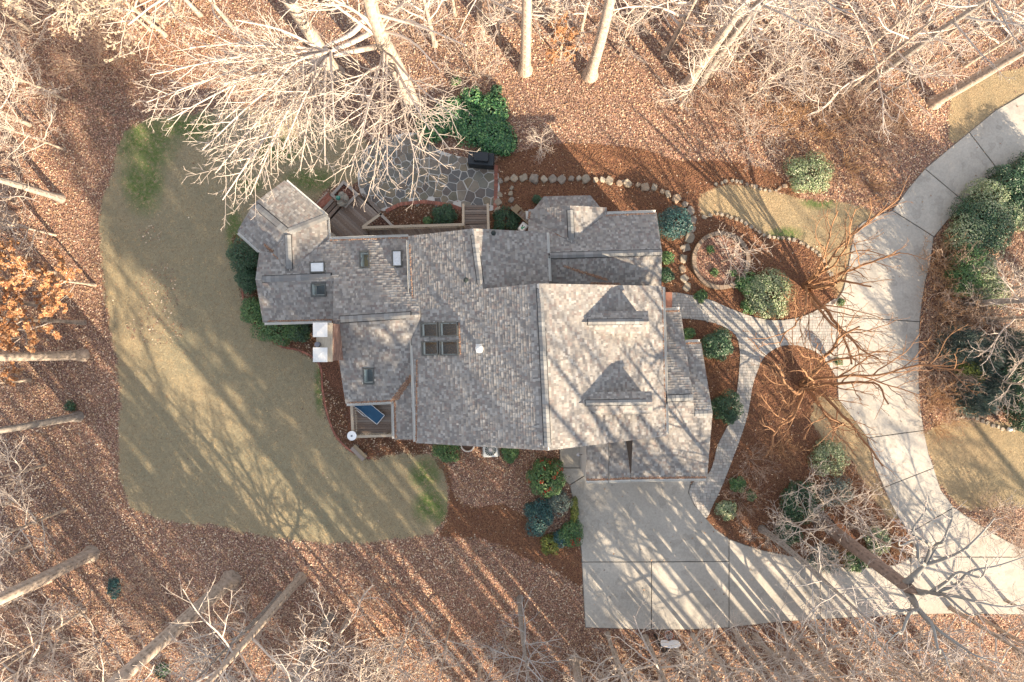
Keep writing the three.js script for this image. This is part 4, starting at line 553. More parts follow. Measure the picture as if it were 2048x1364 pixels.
function trunkPts(h, lean, rng, wob = 0.12, n = 10) { const pts = []; const a = rng() * 6.28; for (let i = 0; i <= n; i++) { const t = i / n; pts.push(V(lean[0] * t * t * h + wob * Math.sin(t * 5 + a) * t * h * 0.08, t * h, lean[1] * t * t * h + wob * Math.cos(t * 4.1 + a) * t * h * 0.08)); } return pts; }
function flare(b, r, col, rng) { const pts = [V(0, -0.15, 0), V(0, 0.12, 0), V(0, 0.5, 0), V(0, 1.0, 0)]; b.tube(pts, [r * 1.7, r * 1.38, r * 1.12, r * 0.98], 10, col); }
const PALE = [0.52, 0.445, 0.385], GREYB = [0.36, 0.33, 0.31], TAN = [0.54, 0.46, 0.40], RUST = [0.27, 0.145, 0.075], TWIG = [0.42, 0.31, 0.24];
const tallO = (k = 1) => ({ max: 4, t0: [0.42, 0.22, 0.15, 0.1], space: [0.75 * k, 0.6 * k, 0.48 * k, 0.4 * k], ratio: [0.3, 0.5, 0.5, 0.5], ang: [0.95, 0.75, 0.75, 0.7], seg: [1, 0.8, 0.55, 0.4, 0.35], wob: 0.16, trop: 0.05, rmin: 0.010, spiral: true, limbLen: f => lerp(4.6, 1.6, Math.max(0, (f - 0.42) / 0.58)) });
const midO = (k = 1) => ({ max: 4, t0: [0.25, 0.2, 0.12, 0.1], space: [0.36 * k, 0.36 * k, 0.33 * k, 0.3 * k], ratio: [0.3, 0.52, 0.5, 0.5], ang: [0.9, 0.75, 0.75, 0.7], seg: [0.7, 0.5, 0.35, 0.3, 0.3], wob: 0.2, trop: 0.03, rmin: 0.0115, spiral: true, limbLen: f => lerp(3.9, 1.2, f) });
function protoTree(seed, h, r, o, col, lean = [0, 0]) { // trunk and crown geometry of one bare tree
  const rng = rngOf(seed), tb = new Builder(), cb = new Builder(), pts = trunkPts(h, lean, rng), c0 = rmix(col, rng, 0.08); flare(tb, r, c0, rng);
  const rad = pts.map((_, i) => lerp(r, 0.02, Math.pow(i / (pts.length - 1), 1.25))); tb.tube(pts, rad, 10, c0);
  const keep = cb.tube; let skip = true; cb.tube = function (...a) { if (skip) { skip = false; return; } keep.apply(cb, a); };  // the stem itself belongs to the trunk mesh
  limb(cb, pts, r, 0.02, 0, o, rng, col); return { trunk: tb.geo(), crown: cb.geo() };
}
function place(pr, name, label, px, py, s = 1, turn = 0, group, lean, cat = 'tree') {
  const g = thing(name, label, cat, P(px, py, 0), turn, group); g.scale.setScalar(s); if (lean) { g.rotation.order = 'YXZ'; g.rotation.set(lean[0], turn, lean[1]); }
  if (pr.trunk) part(pr.trunkName || 'trunk', pr.trunk, barkPale, g); part('crown', pr.crown, pr.mat || twigMat, g); if (pr.leaves) part('leaves', pr.leaves, pr.leafMat, g); return g;
}
const leafMat = (rough = 0.5, tr = 0) => new THREE.MeshPhysicalMaterial({ vertexColors: true, roughness: rough, side: THREE.DoubleSide, ...(tr ? { transmission: tr, thickness: 0 } : {}) });
function leafQuad(b, p, n, len, wid, c, rng) { // folded leaf
  const t = perp(n, rng), s = t.clone().cross(n), tip = p.clone().addScaledVector(t, len / 2), bs = p.clone().addScaledVector(t, -len / 2), f = n.clone().multiplyScalar(wid * 0.2);
  const l = p.clone().addScaledVector(s, wid / 2).add(f), r = p.clone().addScaledVector(s, -wid / 2).add(f); b.tri(bs, tip, l, c); b.tri(bs, r, tip, c);
}
// ---- kinds
const TALL = [protoTree(101, 21, 0.30, tallO(1.05), PALE), protoTree(102, 23, 0.34, tallO(1.1), TAN, [0.02, 0.01]), protoTree(103, 18, 0.24, tallO(1.0), GREYB, [-0.02, 0.02])];
const FAR = [protoTree(111, 22, 0.30, { ...tallO(1.0), max: 3, rmin: 0.021 }, GREYB), protoTree(112, 20, 0.26, { ...tallO(0.95), max: 3, rmin: 0.021 }, TAN, [0.02, -0.02])];
const MID = [protoTree(121, 8.5, 0.10, midO(1.0), PALE), protoTree(122, 7, 0.08, midO(0.95), PALE, [0.05, 0.03]), protoTree(123, 10, 0.12, midO(1.1), TAN, [-0.04, 0.02])];
const bushO = { max: 3, t0: [0.2, 0.15, 0.1], space: [0.26, 0.24, 0.22], ratio: [0.45, 0.5, 0.5], ang: [0.6, 0.65, 0.6], seg: [0.35, 0.28, 0.22, 0.2], wob: 0.24, trop: 0.03, rmin: 0.0085 };
function protoStems(seed, n, len, spread, r, o, col, arch = 0) { // many stems from one root
  const rng = rngOf(seed), b = new Builder(), k = new Builder();
  for (let i = 0; i < n; i++) { const a = (i + rng() * 0.7) / n * 6.283, e = spread * (0.5 + 0.7 * rng()), d = V(Math.cos(a) * Math.sin(e), Math.cos(e), Math.sin(a) * Math.sin(e)); sprout(b, V(Math.cos(a) * 0.08, -0.03, Math.sin(a) * 0.08), d, len * (0.7 + 0.5 * rng()), r * (0.7 + 0.6 * rng()), 0, { ...o, trop: arch ? -arch : o.trop }, rng, col); }
  k.tube([V(0, -0.1, 0), V(0, 0.1, 0), V(0, 0.2, 0)], [r * 3, r * 2.6, r * 1.2], 8, col); return { trunk: k.geo(), crown: b.geo(), trunkName: 'root_stock' };
}
const BRUSH = [protoStems(131, 14, 2.2, 0.9, 0.016, bushO, TWIG), protoStems(132, 16, 1.8, 1.0, 0.014, bushO, [0.40, 0.24, 0.13]), protoStems(133, 11, 3.0, 0.7, 0.018, bushO, PALE)];
const MYRTLE = [141, 142].map(s => protoStems(s, 9, 6.6, 0.42, 0.085, { max: 4, t0: [0.25, 0.2, 0.15, 0.1], space: [0.62, 0.52, 0.45, 0.4], ratio: [0.46, 0.5, 0.5, 0.5], ang: [0.55, 0.6, 0.6, 0.6], seg: [0.45, 0.36, 0.3, 0.25, 0.25], wob: 0.2, trop: 0.045, rmin: 0.0095 }, RUST));
function leafy(pr, seed, n, cols, len) { // dry leaves still hanging on a bare tree's twigs
  const rng = rngOf(seed), b = new Builder(), p = pr.crown.attributes.position; for (let i = 0; i < n; i++) { const k = Math.floor((0.15 + 0.85 * rng()) * p.count); const c = cols[Math.floor(rng() * cols.length)]; leafQuad(b, V(p.getX(k) + (rng() - 0.5) * 0.12, p.getY(k) - 0.04 + (rng() - 0.5) * 0.1, p.getZ(k) + (rng() - 0.5) * 0.12), V(rng() - 0.5, 0.4 + rng(), rng() - 0.5).normalize(), len * (0.7 + 0.6 * rng()), len * 0.55, rmix(c, rng, 0.2), rng); } return b.geo();
}
const DRY = [[0.56, 0.28, 0.12], [0.64, 0.37, 0.18], [0.46, 0.21, 0.09], [0.68, 0.46, 0.28]];
const BEECH = { ...protoTree(151, 7.5, 0.09, { ...midO(1.1), limbLen: f => lerp(3.2, 1.0, f) }, PALE) }; BEECH.leaves = leafy(BEECH, 152, 15000, DRY, 0.15); BEECH.leafMat = leafMat(0.8, 0.25);
const CREAM = { ...MID[2] }; CREAM.leaves = leafy(MID[2], 153, 3600, [[0.62, 0.52, 0.36], [0.55, 0.44, 0.30], [0.66, 0.58, 0.44]], 0.11); CREAM.leafMat = BEECH.leafMat;
// pine for the wood beyond the court
function protoPine(seed, h) { const rng = rngOf(seed), tb = new Builder(), nb = new Builder(), pts = trunkPts(h, [0, 0], rng), col = [0.20, 0.13, 0.09]; flare(tb, 0.26, col, rng); tb.tube(pts, pts.map((_, i) => lerp(0.26, 0.04, i / 10)), 9, col);
  for (let k = 0; k < 46; k++) { const t = lerp(0.52, 1, Math.pow(rng(), 0.8)), a = rng() * 6.283, L = lerp(3.2, 0.8, (t - 0.52) / 0.48) * (0.6 + 0.6 * rng()), p = pts[Math.min(10, Math.round(t * 10))].clone().setY(t * h), d = V(Math.cos(a), 0.25, Math.sin(a)).normalize(), br = [p, p.clone().addScaledVector(d, L * 0.6).add(V(0, -0.1, 0)), p.clone().addScaledVector(d, L)]; tb.tube(br, [0.05, 0.035, 0.015], 5, col);
    for (let c = 0; c < 4; c++) { const q = br[1].clone().lerp(br[2], c / 3 + (rng() - 0.5) * 0.2).add(V((rng() - 0.5) * 0.8, (rng() - 0.3) * 0.5, (rng() - 0.5) * 0.8)); for (let i = 0; i < 44; i++) { const n = V(rng() - 0.5, rng() * 0.8 - 0.1, rng() - 0.5).normalize(), e = q.clone().addScaledVector(n, 0.42 * (0.6 + 0.6 * rng())), s = perp(n, rng).multiplyScalar(0.016); nb.tri(q.clone().add(s), q.clone().sub(s), e, rmix([0.05, 0.085, 0.03], rng, 0.3)); } } }
  return { trunk: tb.geo(), crown: nb.geo(), mat: VC(0.6) }; }
const PINE = [protoPine(161, 19), protoPine(162, 22)];

// ---- the big beech over the patio, built limb by limb
{
  const rng = rngOf(200), base = P(826, 212), t = thing('beech_tree', 'great pale beech spreading long sunlit branches over the lawn and patio', 'tree', base), tb = new Builder(), cb = new Builder(), L = (px, py, h) => P(px, py, h).sub(base);
  flare(tb, 0.42, PALE, rng); const tp = [V(0, 0, 0), V(0.05, 2.5, 0.03), V(0, 5, 0), V(-0.1, 8, 0.05), V(-0.05, 11, -0.1), V(0.2, 14, -0.3), V(0.3, 17, -0.4), V(0.3, 21, -0.3), V(0.4, 24, -0.3)]; tb.tube(tp, [0.42, 0.40, 0.37, 0.34, 0.28, 0.22, 0.16, 0.09, 0.03], 14, PALE);
  const o = { max: 4, t0: [0, 0.12, 0.12, 0.1], space: [1, 0.34, 0.29, 0.26], ratio: [0.3, 0.34, 0.48, 0.5], ang: [0.8, 0.62, 0.68, 0.65], seg: [1, 0.6, 0.42, 0.3, 0.28], wob: 0.13, trop: -0.01, rmin: 0.0098 };
  const Lm = (list, r0, o2 = o) => { const c = new THREE.CatmullRomCurve3(list.map(q => q.isVector3 ? q : L(...q))), n = Math.max(6, Math.round(c.getLength() / 0.7)); limb(cb, c.getPoints(n), r0, 0.02, 1, o2, rng, PALE); };
  const hub = [655, 104, 10.2];
  for (const [sx, sy, sh] of [[753, 58, 8.5], [740, 24, 9.8], [763, 92, 7.3]]) { const c = new THREE.CatmullRomCurve3([L(sx, sy, sh), L(706, 84 + (sy - 58) * 0.55, 9.5), L(hub[0] + (sx - 750) * 0.9, hub[1] + (sy - 58) * 0.25, hub[2])]); cb.tube(c.getPoints(8), [0.15, 0.125, 0.118, 0.112, 0.106, 0.1, 0.095, 0.085, 0.05], 9, PALE); }
  const tips = [[470, 40, 12.2], [380, 95, 12], [300, 150, 12.4], [292, 205, 11.8], [335, 240, 12], [420, 262, 11.2], [405, 300, 11.6], [432, 345, 11.4], [445, 400, 11.2], [500, 390, 10.8], [520, 330, 11.4], [565, 300, 11.8], [600, 342, 11], [650, 330, 11.4], [668, 250, 12], [540, 180, 13]];
  for (const q of tips) { const m = [lerp(hub[0], q[0], 0.5) + (rng() - 0.5) * 14, lerp(hub[1], q[1], 0.5) - 14 + (rng() - 0.5) * 12, lerp(hub[2], q[2], 0.55) + 0.3]; Lm([[hub[0] + (rng() - 0.5) * 14, hub[1] + (rng() - 0.5) * 12, hub[2]], m, q], 0.075); }
  for (const q of [[700, 350, 10.5], [745, 380, 10], [775, 350, 10.6], [838, 345, 10.2], [860, 260, 11], [915, 238, 11], [900, 300, 10], [720, 290, 12], [690, 200, 13]]) Lm([tp[2].clone().lerp(tp[3], rng()), [lerp(768, q[0], 0.45) + (rng() - 0.5) * 12, lerp(112, q[1], 0.42), lerp(7, q[2], 0.6)], q], 0.065, { ...o, t0: [0, 0.42, 0.15, 0.1], space: [1, 0.42, 0.4, 0.36] });
  for (const q of [[860, 60, 12], [880, 140, 11], [930, 90, 12.5], [830, 10, 13], [640, 10, 14], [560, -30, 15], [900, -40, 15], [480, -60, 16]]) Lm([tp[3].clone().lerp(tp[4], rng()), [lerp(760, q[0], 0.5), lerp(40, q[1], 0.5) - 10, lerp(9, q[2], 0.6)], q], 0.08, { ...o, t0: [0, 0.35, 0.15, 0.1], space: [1, 0.5, 0.42, 0.4] });
  for (let k = 0; k < 14; k++) { const f = k / 14, p = tp[5].clone().lerp(tp[8], f), a = k * 2.4; sprout(cb, p, V(Math.cos(a) * 0.8, 0.6, Math.sin(a) * 0.8).normalize(), lerp(5, 2, f), 0.06, 1, { ...o, space: [1, 0.7, 0.6, 0.5] }, rng, PALE); }
  part('trunk', tb.geo(), barkPale, t); part('crown', cb.geo(), twigMat, t);
}
{ // the oak on the driveway island, forking high over the end of the court
  const rng = rngOf(210), base = P(1642, 1042), t = thing('oak_tree', 'rough brown oak on the driveway island forking into dark lichened limbs', 'tree', base), tb = new Builder(), cb = new Builder(), L = (px, py, h) => P(px, py, h).sub(base), BR = [0.30, 0.23, 0.20], DK = [0.24, 0.235, 0.225];
  const c0 = new THREE.CatmullRomCurve3([V(0, 0, 0), L(1690, 1080, 3), L(1745, 1122, 6), L(1812, 1172, 8.8), L(1834, 1186, 9.7)]); tb.tube(c0.getPoints(18), [...Array(19)].map((_, i) => i < 15 ? lerp(0.36, 0.25, i / 14) : [0.22, 0.16, 0.09, 0.02][i - 15]), 12, BR); flare(tb, 0.36, BR, rng);
  const o = { max: 4, t0: [0, 0.2, 0.15, 0.1], space: [1, 0.42, 0.38, 0.34], ratio: [0.3, 0.4, 0.5, 0.5], ang: [0.8, 0.8, 0.75, 0.7], seg: [1, 0.6, 0.42, 0.3, 0.28], wob: 0.2, trop: 0.02, rmin: 0.011, twig: [0.46, 0.40, 0.37] };
  const forks = [[1850, 1130, 10], [1862, 1185, 10.6], [1836, 1220, 10.2]].map((f, i) => { const c = new THREE.CatmullRomCurve3([L(1806, 1168, 8.4), L(lerp(1808, f[0], 0.5) + i * 5 - 5, lerp(1170, f[1], 0.5) + 6, 9.4), L(...f)]); cb.tube(c.getPoints(6), [0.17, 0.165, 0.155, 0.145, 0.135, 0.11, 0.05], 9, DK); return f; });
  for (const [fi, ...q] of [[0, 1842, 1000, 11.5], [0, 1905, 1015, 11.8], [0, 1990, 1035, 12.4], [0, 1800, 1075, 12], [1, 2060, 1110, 12.2], [1, 2075, 1205, 12.6], [1, 1975, 1120, 13.5], [1, 1965, 1225, 14], [2, 2010, 1330, 12.6], [2, 1905, 1350, 12.4], [2, 1770, 1290, 11.6], [2, 1705, 1200, 11.4]]) { const f = forks[fi], mid = (t, a) => L(lerp(f[0], q[0], t) + (rng() - 0.5) * a, lerp(f[1], q[1], t) + (rng() - 0.5) * a, lerp(f[2], q[2], t) + 0.35 * Math.sin(t * 3)), c = new THREE.CatmullRomCurve3([L(...f), mid(0.25, 26), mid(0.5, 44), mid(0.75, 40), L(...q)]); limb(cb, c.getPoints(16), 0.095, 0.02, 1, o, rng, DK); }
  part('trunk', tb.geo(), barkPale, t); part('crown', cb.geo(), twigMat, t);
}
// ---- trees whose trunks show in the picture
const later = [];
[[TALL[0], 672, 148, 1.2, 0.4, 'thick pale trunk rising just behind the great beech'], [TALL[0], 1050, 140, 1.0, 2.0, 'straight pale-trunked tree standing behind the ivy patch'], [TALL[1], 1180, 150, 0.95, 3.1, 'pale-trunked tree beside the orange-leaved sapling behind the garden'], [TALL[0], 1372, 172, 0.9, 5.0, 'pale leaning twin of the paired trunks in the back woods'], [TALL[2], 1402, 160, 1.0, 1.2, 'thinner grey trunk paired with a pale one in the back woods'], [TALL[2], 1722, 176, 0.9, 0.6, 'slim grey tree in the woods above the curved driveway'], [TALL[1], 1868, 205, 0.85, 4.0, 'bare tree nearest the grass verge of the curved driveway'],
 [TALL[2], 122, 397, 0.8, 2.2, 'slim bare tree on the leaf slope beside the green end of the lawn'], [TALL[1], 18, 440, 1.1, 1.5, 'stout pale trunk on the leaf slope well away from the lawn'], [TALL[0], 166, 710, 0.9, 0.2, 'grey trunk standing among the orange beech saplings by the lawn'], [TALL[2], 157, 833, 0.9, 3.3, 'thin bare trunk below the orange beech saplings'], [TALL[1], 182, 1108, 1.0, 2.7, 'bare tree among the pale brush below the lawn'],
 [TALL[1], 462, 1160, 1.15, 0.9, 'thick brown trunk standing in the leaves below the lawn'], [TALL[0], 601, 1156, 0.8, 4.4, 'slim pale trunk next to the thick brown one below the lawn'], [TALL[2], 560, 1190, 0.62, 5.4, 'thin grey stem between the two larger trunks below the lawn'], [TALL[2], 660, 1235, 0.9, 1.9, 'bare tree in the wood beyond the lawn and the mulch swale'], [TALL[2], 1040, 1197, 0.62, 2.6, 'thin dark bent trunk in the leaves beside the parking court'], [TALL[0], 1150, 1320, 0.8, 3.7, 'bare tree at the corner of the parking court'],
 [TALL[2], 1524, 1058, 0.72, 0.3, 'slender leaning trunk at the court end of the driveway island'], [TALL[2], 1935, 608, 0.75, 2.3, 'short-branched tree behind the evergreen hedge'], [TALL[0], 1640, 1330, 0.9, 1.1, 'pale tree in the wood beyond the court'], [TALL[2], 1850, 1290, 0.85, 0.8, 'dark lichened tree beside the end of the driveway'],
].forEach(([pr, x, y, s, a, label]) => place(pr, 'bare_tree', label, x, y, s, a));
const LBL = { mid: 'pale bare understorey tree with fine twigs', brush: 'low thicket of bare brown twigs' };
[[0, 60, 60, 1.0], [1, 200, 40, 0.9], [2, 60, 250, 0.8], [1, 130, 300, 0.8], [0, 20, 560, 0.7], [2, 350, 20, 0.8], [0, 90, 930, 0.8], [1, 130, 1020, 1.0], [2, 60, 1090, 0.9], [0, 170, 1220, 0.9], [1, 60, 1300, 1.0], [2, 250, 1330, 0.8], [0, 410, 1300, 0.7], [1, 560, 1320, 0.9], [2, 700, 1230, 0.9], [0, 780, 1290, 0.9], [1, 900, 1250, 0.8], [2, 960, 1330, 0.8], [0, 40, 130, 1.1], [1, 130, 200, 0.8], [2, 30, 400, 0.9], [0, 110, 470, 0.7], [1, 70, 660, 0.9], [0, 100, 1160, 1.1], [2, 130, 1280, 1.1], [1, 330, 1290, 0.9], [0, 480, 1290, 1.0], [2, 640, 1290, 1.1], [1, 830, 1240, 0.8], [0, 740, 1330, 1.2], [1, 300, 60, 0.9], [2, 470, 60, 1.0], [0, 30, 1000, 0.9]].forEach(([k, x, y, s], i) => place(MID[k], 'understorey_tree', LBL.mid + ' on the lawn side of the house', x, y, s, i * 1.9, 'understorey trees on the lawn side'));
[[0, 910, 30, 0.9], [1, 1000, 90, 0.8], [2, 1110, 40, 1.0], [0, 1290, 30, 1.0], [1, 1240, 110, 0.7], [2, 1420, 60, 1.0], [0, 1480, 120, 1.1], [1, 1560, 80, 1.0], [2, 1640, 60, 0.9], [0, 1690, 130, 0.8], [1, 1800, 60, 1.0], [2, 1960, 60, 0.9], [0, 1500, 200, 0.8], [1, 1600, 190, 0.8], [2, 1770, 190, 0.7], [1, 1380, 120, 0.9], [0, 870, 90, 1.2], [2, 960, 40, 1.3], [1, 1050, 60, 1.2], [0, 1160, 70, 1.1], [2, 1330, 110, 1.3], [0, 1420, 150, 1.2], [1, 1530, 140, 1.3], [2, 1580, 40, 1.4], [0, 1740, 90, 1.3], [1, 1880, 80, 1.2], [2, 1680, 190, 1.1], [0, 1930, 130, 1.2], [1, 2030, 90, 1.1], [2, 1460, 30, 1.4], [0, 1360, 210, 0.8]].forEach(([k, x, y, s], i) => place(MID[k], 'understorey_tree', LBL.mid + ' behind the garden', x, y, s, i * 2.3 + 1, 'understorey trees behind the garden'));
[[0, 1230, 1300, 0.8], [1, 1310, 1330, 0.9], [2, 1420, 1290, 0.9], [0, 1470, 1262, 1.0], [1, 1540, 1300, 1.0], [2, 1600, 1270, 0.8], [0, 1720, 1290, 1.0], [1, 1790, 1255, 0.9], [2, 1880, 1270, 1.1], [0, 1930, 1330, 1.0], [1, 2000, 1260, 1.0], [2, 2040, 1310, 1.0], [0, 1350, 1290, 1.1], [1, 1500, 1320, 1.2], [2, 1660, 1262, 1.0], [0, 1215, 1268, 1.1], [2, 1290, 1275, 1.2], [1, 1385, 1270, 1.3], [0, 1560, 1258, 1.3], [2, 1510, 1272, 1.2], [1, 1620, 1252, 1.2], [0, 1715, 1250, 1.2], [0, 1830, 1320, 1.3], [1, 1960, 1235, 1.1], [2, 1760, 1330, 1.2], [0, 1900, 1215, 1.1], [1, 2010, 1200, 1.0]].forEach(([k, x, y, s], i) => place(MID[k], 'understorey_tree', LBL.mid + ' along the court edge', x, y, s, i * 1.3 + 2, 'understorey trees along the court'));
[[0, 1560, 1030, 0.7], [1, 1640, 985, 0.75], [2, 1700, 1050, 0.7], [1, 1580, 960, 0.6], [0, 1600, 1080, 0.6]].forEach(([k, x, y, s], i) => place(MID[k], 'ornamental_tree', 'small bare ornamental tree among the shrubs on the driveway island', x, y, s, i * 2.1, 'bare trees on the island'));
[[0, 1980, 580, 0.8], [2, 2030, 640, 0.9], [1, 2000, 720, 0.8], [0, 2040, 540, 0.8], [2, 1970, 640, 0.9], [0, 2010, 600, 1.0], [1, 1960, 760, 0.8], [2, 2040, 800, 0.9]].forEach(([k, x, y, s], i) => place(MID[k], 'understorey_tree', 'pale bare tree standing among the evergreens across the driveway', x, y, s, i * 1.1, 'bare trees among the evergreens'));
place(BEECH, 'beech_sapling', 'young beech holding orange dry leaves beside the grey trunk', 168, 645, 1.2, 0.3); place(BEECH, 'beech_sapling', 'tallest of the orange-leaved beeches on the leaf slope', 90, 610, 1.4, 5.3); place(BEECH, 'beech_sapling', 'small orange-leaved beech at the edge of the lawn', 190, 570, 0.8, 1.3);
for (const [x, y, s, a] of [[330, 70, 0.9, 0.4], [400, 30, 1.0, 2.0], [70, 40, 1.0, 3.0], [240, 20, 0.9, 4.4]]) place(CREAM, 'understorey_tree', 'bare tree with pale cream leaf clusters on the slope beyond the lawn', x, y, s, a, 'cream-leaved trees');
 place(BEECH, 'beech_sapling', 'young beech holding orange dry leaves nearer the green end of the lawn', 110, 545, 0.9, 2.2); place(BEECH, 'beech_sapling', 'orange-leaved beech between the grey trunk and the thin trunk', 60, 760, 0.9, 4.1); place(BEECH, 'beech_sapling', 'orange-leaved beech sapling between two pale trunks behind the garden', 1120, 118, 0.55, 1.4);
place(MYRTLE[0], 'crape_myrtle', 'rust-barked multi-stemmed crape myrtle above the paver walk', 1612, 572, 1.15, 0.7); place(MYRTLE[1], 'crape_myrtle', 'rust-barked multi-stemmed crape myrtle below the paver walk', 1606, 768, 1.15, 4.6);
place(MID[1], 'ornamental_tree', 'small gnarled bare tree growing in the round stone planter', 1441, 524, 0.62, 1.0); [[1418, 500, 'green tuft on the wing side inside the round planter'], [1462, 548, 'green tuft on the shrub side inside the round planter'], [1425, 545, 'green tuft by the stepping stones inside the round planter']].forEach(([x, y, l], i) => later.push(() => { const g = S('planter_tuft', l, x, y, 0.28, 0.25, 'mid', 350, { leaf: 0.07, lobes: 5, cat: 'plant' }); g.position.y = 0.21; }));
place(MID[0], 'ornamental_tree', 'little bare tree in the mulch behind the bay roof', 1080, 300, 0.4, 2.0);
[[0, 1700, 240, 1.1], [1, 1640, 260, 1.2], [1, 1560, 250, 1.2], [0, 1760, 290, 1.0], [1, 1690, 330, 1.0], [2, 1500, 270, 0.9], [0, 1620, 210, 1.2], [1, 1740, 370, 0.9], [0, 1440, 220, 0.9], [1, 1800, 250, 0.9], [0, 1850, 130, 1.0]].forEach(([k, x, y, s], i) => place(BRUSH[k], 'twig_thicket', LBL.brush + ' between the mulch bed and the curved driveway', x, y, s, i * 2.2, 'thickets above the driveway', null, 'shrub'));
[[1, 1862, 540, 1.0], [1, 1880, 590, 1.1], [0, 1866, 640, 1.0], [1, 1876, 690, 1.1], [0, 1862, 740, 1.0], [1, 1882, 790, 1.1], [1, 1910, 640, 1.0], [0, 1905, 820, 0.9], [1, 1900, 500, 1.0], [1, 1925, 760, 0.8], [1, 1868, 515, 1.2], [0, 1890, 560, 1.3], [1, 1880, 620, 1.2], [0, 1895, 720, 1.3], [1, 1860, 800, 1.2], [0, 1930, 660, 1.2], [1, 1870, 850, 0.9], [2, 1985, 640, 1.2], [2, 2020, 690, 1.3], [2, 1960, 600, 1.2]].forEach(([k, x, y, s], i) => place(BRUSH[k], 'twig_thicket', LBL.brush + ' lining the outer edge of the driveway', x, y, s * 0.9, i * 1.7, 'thickets along the driveway', null, 'shrub'));
[[0, 1480, 1000, 0.7], [1, 1790, 1080, 0.8], [0, 1500, 920, 0.7], [1, 1560, 900, 0.7], [0, 1730, 1010, 0.8], [1, 1660, 1100, 0.7], [2, 1540, 1075, 0.7], [0, 1700, 970, 0.8]].forEach(([k, x, y, s], i) => place(BRUSH[k], 'twig_thicket', LBL.brush + ' on the driveway island', x, y, s, i * 1.7, 'thickets on the island', null, 'shrub'));
[[2, 1980, 1040, 0.9], [0, 2030, 1060, 1.0], [0, 1960, 1018, 0.8]].forEach(([k, x, y, s], i) => place(BRUSH[k], 'twig_thicket', LBL.brush + ' at the edge of the far lawn', x, y, s, i * 1.9, 'thickets by the far lawn', null, 'shrub'));
[[2, 690, 1330, 1.2], [2, 520, 1260, 1.0], [0, 610, 1250, 0.9], [2, 840, 1320, 1.2], [0, 300, 1160, 0.8], [2, 200, 1290, 1.2], [0, 40, 1190, 1.0], [2, 1180, 1350, 1.1], [2, 1360, 1340, 1.1], [0, 330, 1240, 0.9], [2, 1010, 1290, 0.8], [0, 740, 1200, 0.7]].forEach(([k, x, y, s], i) => place(BRUSH[k], 'twig_thicket', LBL.brush + ' in the leaves below the lawn', x, y, s, i * 2.9, 'thickets below the lawn', null, 'shrub'));
[[2, 30, 180, 1.2], [0, 190, 130, 1.1], [2, 100, 20, 1.2], [0, 250, 100, 1.0], [2, 40, 340, 1.0], [0, 830, 80, 1.0], [2, 950, 150, 0.9], [0, 1010, 30, 1.0]].forEach(([k, x, y, s], i) => place(BRUSH[k], 'twig_thicket', LBL.brush + ' on the slope beyond the green end of the lawn', x, y, s, i * 2.5, 'thickets beyond the lawn', null, 'shrub'));
// ---- the wood beyond the court and the lane, which shades the lawn, the roofs and the court
{
  const rng = rngOf(300), put = (pr, x, z, s, name, label, group) => { const g = place(pr, name, label, 1024, 682, s, rng() * 6.28, group); g.position.set(x, 0, z); };
  for (let k = 0; k < 38; k++) { const x = lerp(-20, 27, rng()), z = lerp(20.5, 36, rng()); put(FAR[k % 2], x, z, 0.8 + 0.35 * rng(), 'woodland_tree', 'bare tree in the deep wood beyond the lawn and the parking court', 'trees of the deep wood'); }
  for (let k = 0; k < 30; k++) { const x = lerp(-24, 40, rng()), z = lerp(36, 64, rng()); put(FAR[k % 2], x, z, 0.85 + 0.3 * rng(), 'woodland_tree', 'bare tree far back in the wood beyond the parking court', 'trees far back in the wood'); }
  for (let k = 0; k < 10; k++) { const x = lerp(-12, 24, rng()), z = lerp(24, 46, rng()); put(PINE[k % 2], x, z, 0.8 + 0.35 * rng(), 'pine_tree', 'tall pine in the deep wood beyond the parking court', 'pines of the deep wood'); }
  for (let k = 0; k < 9; k++) { const x = lerp(4, 16, (k + rng()) / 9), z = lerp(21, 30, rng()); put(PINE[k % 2], x, z, 1.1 + 0.2 * rng(), 'pine_tree', 'tallest pine in the wood just beyond the parking court', 'tallest pines'); }
  for (let k = 0; k < 8; k++) { const x = lerp(36, 66, rng()), z = lerp(-10, 46, rng()); put(FAR[k % 2], x, z, 0.75 + 0.35 * rng(), 'woodland_tree', 'bare tree in the wood across the driveway beyond the evergreens', 'trees across the driveway'); }
  for (let k = 0; k < 14; k++) { const x = lerp(-50, 40, rng()), z = -lerp(22, 42, rng()); put(FAR[k % 2], x, z, 0.8 + 0.3 * rng(), 'woodland_tree', 'bare tree in the wood behind the garden', 'trees behind the garden'); }
  for (let k = 0; k < 10; k++) { const z = lerp(-20, 24, rng()), x = -lerp(31, 48, rng()); put(FAR[k % 2], x, z, 0.8 + 0.3 * rng(), 'woodland_tree', 'bare tree in the wood on the lawn side', 'trees on the lawn side'); }
}
